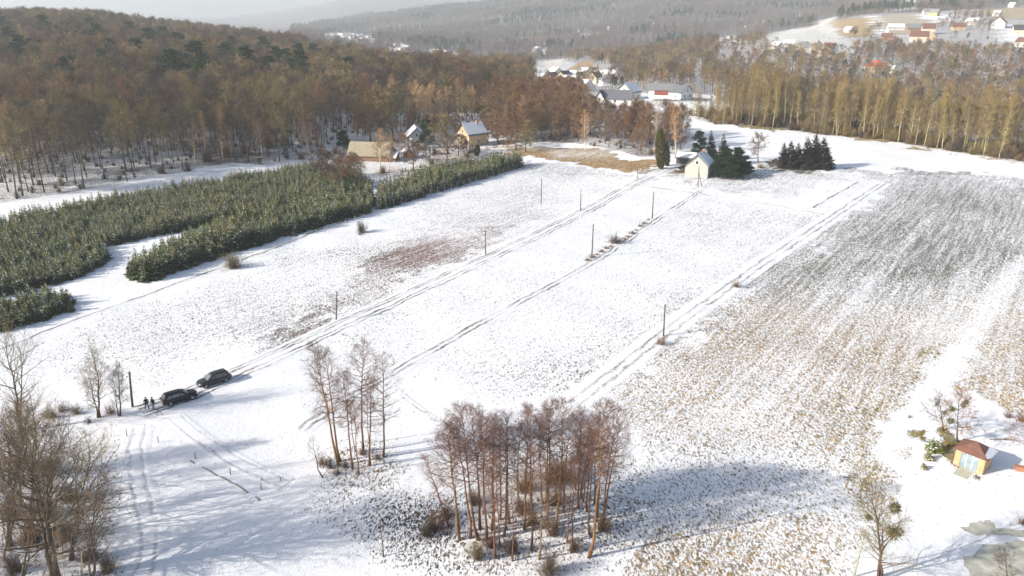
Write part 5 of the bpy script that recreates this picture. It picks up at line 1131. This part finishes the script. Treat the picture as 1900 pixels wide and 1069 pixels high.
def car(label, p_rear, p_front, paint, suv=1.0):
    d = p_front-p_rear; ang = math.atan2(d.y, d.x); c = (p_rear+p_front)/2; c.z = h1(c.x, c.y)
    t = thing('parked_car', label, 'car', c, (0, 0, ang), 'cars parked on the track')
    pm = flat('paint', paint, .28, .06, 2, metal=.3, spec=.5)
    st = [(-2.28,.74,.42,.86),(-2.2,.84,.34,.98),(-1.6,.92,.28,1.03),(-.6,.93,.26,1.02),(.5,.93,.26,1.0),(1.1,.92,.28,.97),(1.75,.89,.28,.90),(2.12,.82,.32,.80),(2.28,.68,.40,.68)]
    S = []
    for x, hw, z0, z1 in st:
        zm = z0+(z1-z0)*.45
        half = [(0,z0),(hw*.86,z0),(hw,zm-.08),(hw*1.0,zm+.1),(hw*.93,z1-.03),(hw*.6,z1+.015)]
        S.append([(x, y, z) for y, z in half]+[(x, 0, z1+.03)]+[(x, -y, z) for y, z in half[::-1][:-1]])
    loft(S, pm, 'body', t)
    zr = 1.60*suv; S = []
    for xb, xt, yb, yt in ((0,0,0,0),): pass
    B = dict(rx=-2.12, fx=1.12, rt=-1.72, ft=.28, yb=.84, yt=.64)
    zb = .98
    C = []
    for s in np.linspace(0, 1, 7):
        z = zb+(zr-zb)*s; xr = B['rx']+(B['rt']-B['rx'])*s**1.2; xf = B['fx']+(B['ft']-B['fx'])*s; y = B['yb']+(B['yt']-B['yb'])*s**1.3
        if s > .9: xr += .12; xf -= .16; y -= .07
        C.append([(xr, -y*.9, z), (xr+.25, -y, z), (xf-.3, -y, z), (xf, -y*.86, z), (xf, y*.86, z), (xf-.3, y, z), (xr+.25, y, z), (xr, y*.9, z)])
    cab = loft(C, pm, 'cabin', t)
    def lerpB(s): return zb+(zr-zb)*s, B['rx']+(B['rt']-B['rx'])*s**1.2, B['fx']+(B['ft']-B['fx'])*s, B['yb']+(B['yt']-B['yb'])*s**1.3
    z0, r0, f0, y0 = lerpB(.1); z1, r1, f1, y1 = lerpB(.82)
    quad_panel('windshield', [(f0, -y0*.8, z0), (f0, y0*.8, z0), (f1, y1*.78, z1), (f1, -y1*.78, z1)], M['carglass'], t, .02)
    quad_panel('rear_window', [(r0, y0*.78, z0+.06), (r0, -y0*.78, z0+.06), (r1, -y1*.76, z1), (r1, y1*.76, z1)], M['carglass'], t, .02)
    for sg in (-1, 1):
        for a, b, c0, d0 in ((f0-.42, .02, f1-.36, .02), (-.08, -1.05, -.08, -1.02), (-1.15, r0+.34, -1.12, r1+.32)):
            q = [(a, sg*y0, z0), (b, sg*y0, z0), (d0, sg*y1, z1), (c0, sg*y1, z1)]
            if sg < 0: q = q[::-1]
            q = q[::-1]
            quad_panel('window', q, M['carglass'], t, .018)
        for x in (-1.4, 1.42):
            w = MB(); a = np.linspace(0, 2*math.pi, 17)[:-1]
            prof = [(.20, .0), (.34, .0), (.36, .05), (.36, .2), (.34, .24), (.20, .24)]
            V = [(x+rr_*math.cos(q), sg*(.95-dy), .35+rr_*math.sin(q)) for rr_, dy in prof for q in a]
            F = [(i*16+j, i*16+(j+1) % 16, (i+1)*16+(j+1) % 16, (i+1)*16+j) for i in range(5) for j in range(16)]
            wo = obj('wheel', mesh('wheel', V, np.array(F), M['tyre'], True), t)
            rm = MB(); rm.tube([(x, sg*.79, .35), (x, sg*.925, .35)], [.22, .22], 14)
            for k in range(5):
                q = k*1.2566; rm.box((x-.03, min(sg*.925, sg*.94), .35-.03), (x+.03, max(sg*.925, sg*.94), .35+.03)) if k == 0 else rm.tube([(x, sg*.932, .35), (x+.2*math.cos(q), sg*.932, .35+.2*math.sin(q))], [.03, .025], 4)
            rm.obj('rim', M['rim'], wo)
        MB().box((1.98, min(sg*.45, sg*.80), .68), (2.26, max(sg*.45, sg*.80), .79)).obj('headlight', M['lamp'], t)
        MB().box((-2.295, min(sg*.52, sg*.82), .72), (-2.15, max(sg*.52, sg*.82), .96)).obj('tail_light', M['tail'], t)
        MB().box((.72, min(sg*.93, sg*1.08), .98), (.88, max(sg*.93, sg*1.08), 1.12)).obj('mirror', pm, t)
    MB().box((-2.31,-.26,.55),(-2.26,.26,.67)).obj('number_plate', M['frame'], t); MB().box((2.2,-.5,.42),(2.30,.5,.58)).obj('grille', M['bumper'], t)
    return t
car('black estate car parked nearer the two people, rear lights towards them', P(311,751), P(357,737.5), (.022,.018,.018), .97)
car('dark grey parked car behind the black one, headlights towards the people', P(421,706), P(374,719), (.045,.05,.045), 1.03)

# ------------------------------------------------------------------ people
def person(label, base, face, jacket, trousers, stance):
    """skin-modifier figure: one continuous body"""
    J = dict(pelvis=(0,0,.95), waist=(0,0,1.12), chest=(0,.01,1.32), neck=(0,.0,1.50), head0=(0,.02,1.57), head=(0,.03,1.66), crown=(0,.02,1.745))
    R = dict(pelvis=.155, waist=.15, chest=.175, neck=.058, head0=.075, head=.098, crown=.075)
    E = [('pelvis','waist'),('waist','chest'),('chest','neck'),('neck','head0'),('head0','head'),('head','crown')]
    for s, sd in ((-1,'l'),(1,'r')):
        fx, fy = stance[0 if s < 0 else 1]
        J.update({sd+'hip':(s*.10,0,.88), sd+'knee':(s*.12+fx*.5, .03+fy*.5, .49), sd+'ankle':(s*.12+fx, fy, .09), sd+'toe':(s*.13+fx, fy+.17, .04),
                  sd+'sho':(s*.19,0,1.42), sd+'elb':(s*.27,-.03,1.15), sd+'wri':(s*.24,.12,.95), sd+'hand':(s*.22,.17,.87)})
        R.update({sd+'hip':.105, sd+'knee':.072, sd+'ankle':.055, sd+'toe':.045, sd+'sho':.085, sd+'elb':.062, sd+'wri':.045, sd+'hand':.045})
        E += [('pelvis',sd+'hip'),(sd+'hip',sd+'knee'),(sd+'knee',sd+'ankle'),(sd+'ankle',sd+'toe'),('chest',sd+'sho'),(sd+'sho',sd+'elb'),(sd+'elb',sd+'wri'),(sd+'wri',sd+'hand')]
    names = list(J); me = bpy.data.meshes.new('person'); me.from_pydata([J[n] for n in names], [(names.index(a), names.index(b)) for a, b in E], [])
    o = bpy.data.objects.new('person', me); COL.objects.link(o)
    md = o.modifiers.new('skin', 'SKIN'); md.use_smooth_shade = True; o.modifiers.new('sub', 'SUBSURF').levels = 2
    for i, n in enumerate(names): me.skin_vertices[0].data[i].radius = (R[n]*(1.15 if n in ('chest','pelvis','waist') else 1), R[n]*(.72 if n in ('chest','pelvis','waist') else 1))
    me.skin_vertices[0].data[0].use_root = True
    bpy.context.view_layer.update(); dg = bpy.context.evaluated_depsgraph_get()
    nm = bpy.data.meshes.new_from_object(o.evaluated_get(dg)); bpy.data.objects.remove(o)
    nm.name = 'body'; nm.materials.clear()
    mats = [flat('jacket', jacket, .8, .15, 5), flat('trousers', trousers, .85, .12, 5), flat('skin', (.45,.27,.2), .6, .05), flat('shoe', (.03,.028,.025), .6, .1)]
    for m in mats: nm.materials.append(m)
    for p in nm.polygons:
        c = p.center; p.use_smooth = True
        p.material_index = 3 if c.z < .11 else 2 if (c.z > 1.49 or (c.z < .94 and abs(c.x) > .195 and c.z > .8)) else 0 if (c.z > .86 or abs(c.x) > .2 and c.z > .8) else 1
    t = thing('person', label, 'person', base, (0, 0, face))
    obj('body', nm, t)
    rr = np.random.default_rng(4); n = 260; v = unit(rr.normal(size=(n, 3))); v = v[(v[:, 2] > -.1) & ((v[:, 1] < .35) | (v[:, 2] > .55))]
    V, F = spikes(np.array([0,.02,1.675])+v*np.array([.085,.10,.09]), v+[0,-.2,-.3], .06, .03, rr); obj('hair', mesh('hair', V, F, M['tyre']), t)
    fb = MB()
    for sg in (-1, 1):
        for k in range(4): fb.tube([(sg*(.235-.012*k), .165+.008*k, .87), (sg*(.225-.012*k), .185+.008*k, .81), (sg*(.215-.012*k), .18+.008*k, .765+.008*abs(k-1))], [.011,.010,.007], 5)
        fb.tube([(sg*.20, .19, .89), (sg*.185, .215, .84)], [.013,.009], 5)
    fb.obj('fingers', mats[2], t)
    MB().tube([(0,.115,1.645),(0,.14,1.63)], [.018,.01], 5).obj('nose', mats[2], t)
    return t
person('person in black jacket and black trousers with legs apart, left of two', P(274,760.5), math.radians(200), (.012,.012,.015), (.012,.013,.02), ((-.05,.0),(.14,.10)))
person('person in dark jacket and light grey trousers, right of two', P(286,761.5), math.radians(160), (.014,.014,.02), (.30,.31,.34), ((0,.02),(.0,-.02)))

# ------------------------------------------------------------------ tufts of grass and clods poking through the snow
M['tuft'] = bpy.data.materials.new('tuft')
n_, l_ = nodes_of(M['tuft']); a_ = n_.new('ShaderNodeAttribute'); a_.attribute_name = 'col'; l_.new(a_.outputs['Color'], n_['Principled BSDF'].inputs['Base Color']); n_['Principled BSDF'].inputs['Roughness'].default_value = .95; n_['Principled BSDF'].inputs['Specular IOR Level'].default_value = .1
def tufts(name, label, x0, x1, y0, y1, step, size, seed, lim=1.0):
    r = np.random.default_rng(seed); X, Y = jgrid(x0, x1, y0, y1, step, seed); k = inview(X, Y, 20); X, Y = X[k], Y[k]
    v, t = cover_soft(X, Y); k = (r.random(len(X)) < np.clip(v*.85, 0, .8)) & (forest_zone(X, Y) == 0) & (v < .96); X, Y, v, t = X[k], Y[k], v[k], t[k]
    px, py = project(X, Y, H(X, Y)); k = py < 1090; X, Y, v, t = X[k], Y[k], v[k], t[k]
    N = len(X); nb = 3
    s = size*r.uniform(.5, 1.35, N)*(.7+.6*v)
    az = r.uniform(0, 6.28, (N, nb)); Pc = np.stack([X, Y, H(X, Y)], 1)
    ln = (s[:, None]*r.uniform(.6, 1.2, (N, nb))); dirx, diry = np.cos(az), np.sin(az)
    wd = s[:, None]*.24
    base = Pc[:, None, :]+np.stack([dirx, diry, dirx*0], -1)*(.15*s)[:, None, None]
    sidev = np.stack([-diry, dirx, dirx*0], -1)*wd[..., None]
    tip = base+np.stack([dirx*ln*.85, diry*ln*.85, ln*.55], -1)
    V = np.stack([base-sidev-[0, 0, .03], base+sidev-[0, 0, .03], tip], 2).reshape(-1, 3)
    F = np.arange(len(V)).reshape(-1, 3)
    me = mesh(name, V, F, M['tuft'])
    c = t*r.uniform(.55, 1.35, (N, 1))*(1+r.normal(0, .08, (N, 3))); c = np.clip(c, .01, .8)
    cc = np.repeat(c, nb*3, 0); a = me.attributes.new('col', 'FLOAT_COLOR', 'POINT'); a.data.foreach_set('color', np.concatenate([cc, np.ones((len(cc), 1))], 1).astype(np.float32).ravel())
    o = obj(name, me); tag(o, label, 'grass', kind='stuff'); return o
tufts('stubble_grass', 'dry grass and stubble poking through the thin snow of the fields', -110, 135, 50, 330, .5, .26, 77)

# ------------------------------------------------------------------ haze: the air of the valley
def haze(density):
    m = bpy.data.materials.new('haze'); n, l = nodes_of(m); n.remove(n['Principled BSDF'])
    pv = n.new('ShaderNodeVolumePrincipled'); pv.inputs['Density'].default_value = density; pv.inputs['Color'].default_value = (.86, .94, 1.0, 1); pv.inputs['Anisotropy'].default_value = .15
    l.new(pv.outputs[0], n['Material Output'].inputs['Volume'])
    o = MB().box((-9900, -900, -260), (9900, 11000, 270)).obj('haze', m); tag(o, 'pale winter haze filling the valley', 'haze', kind='stuff')
haze(1.8e-4)
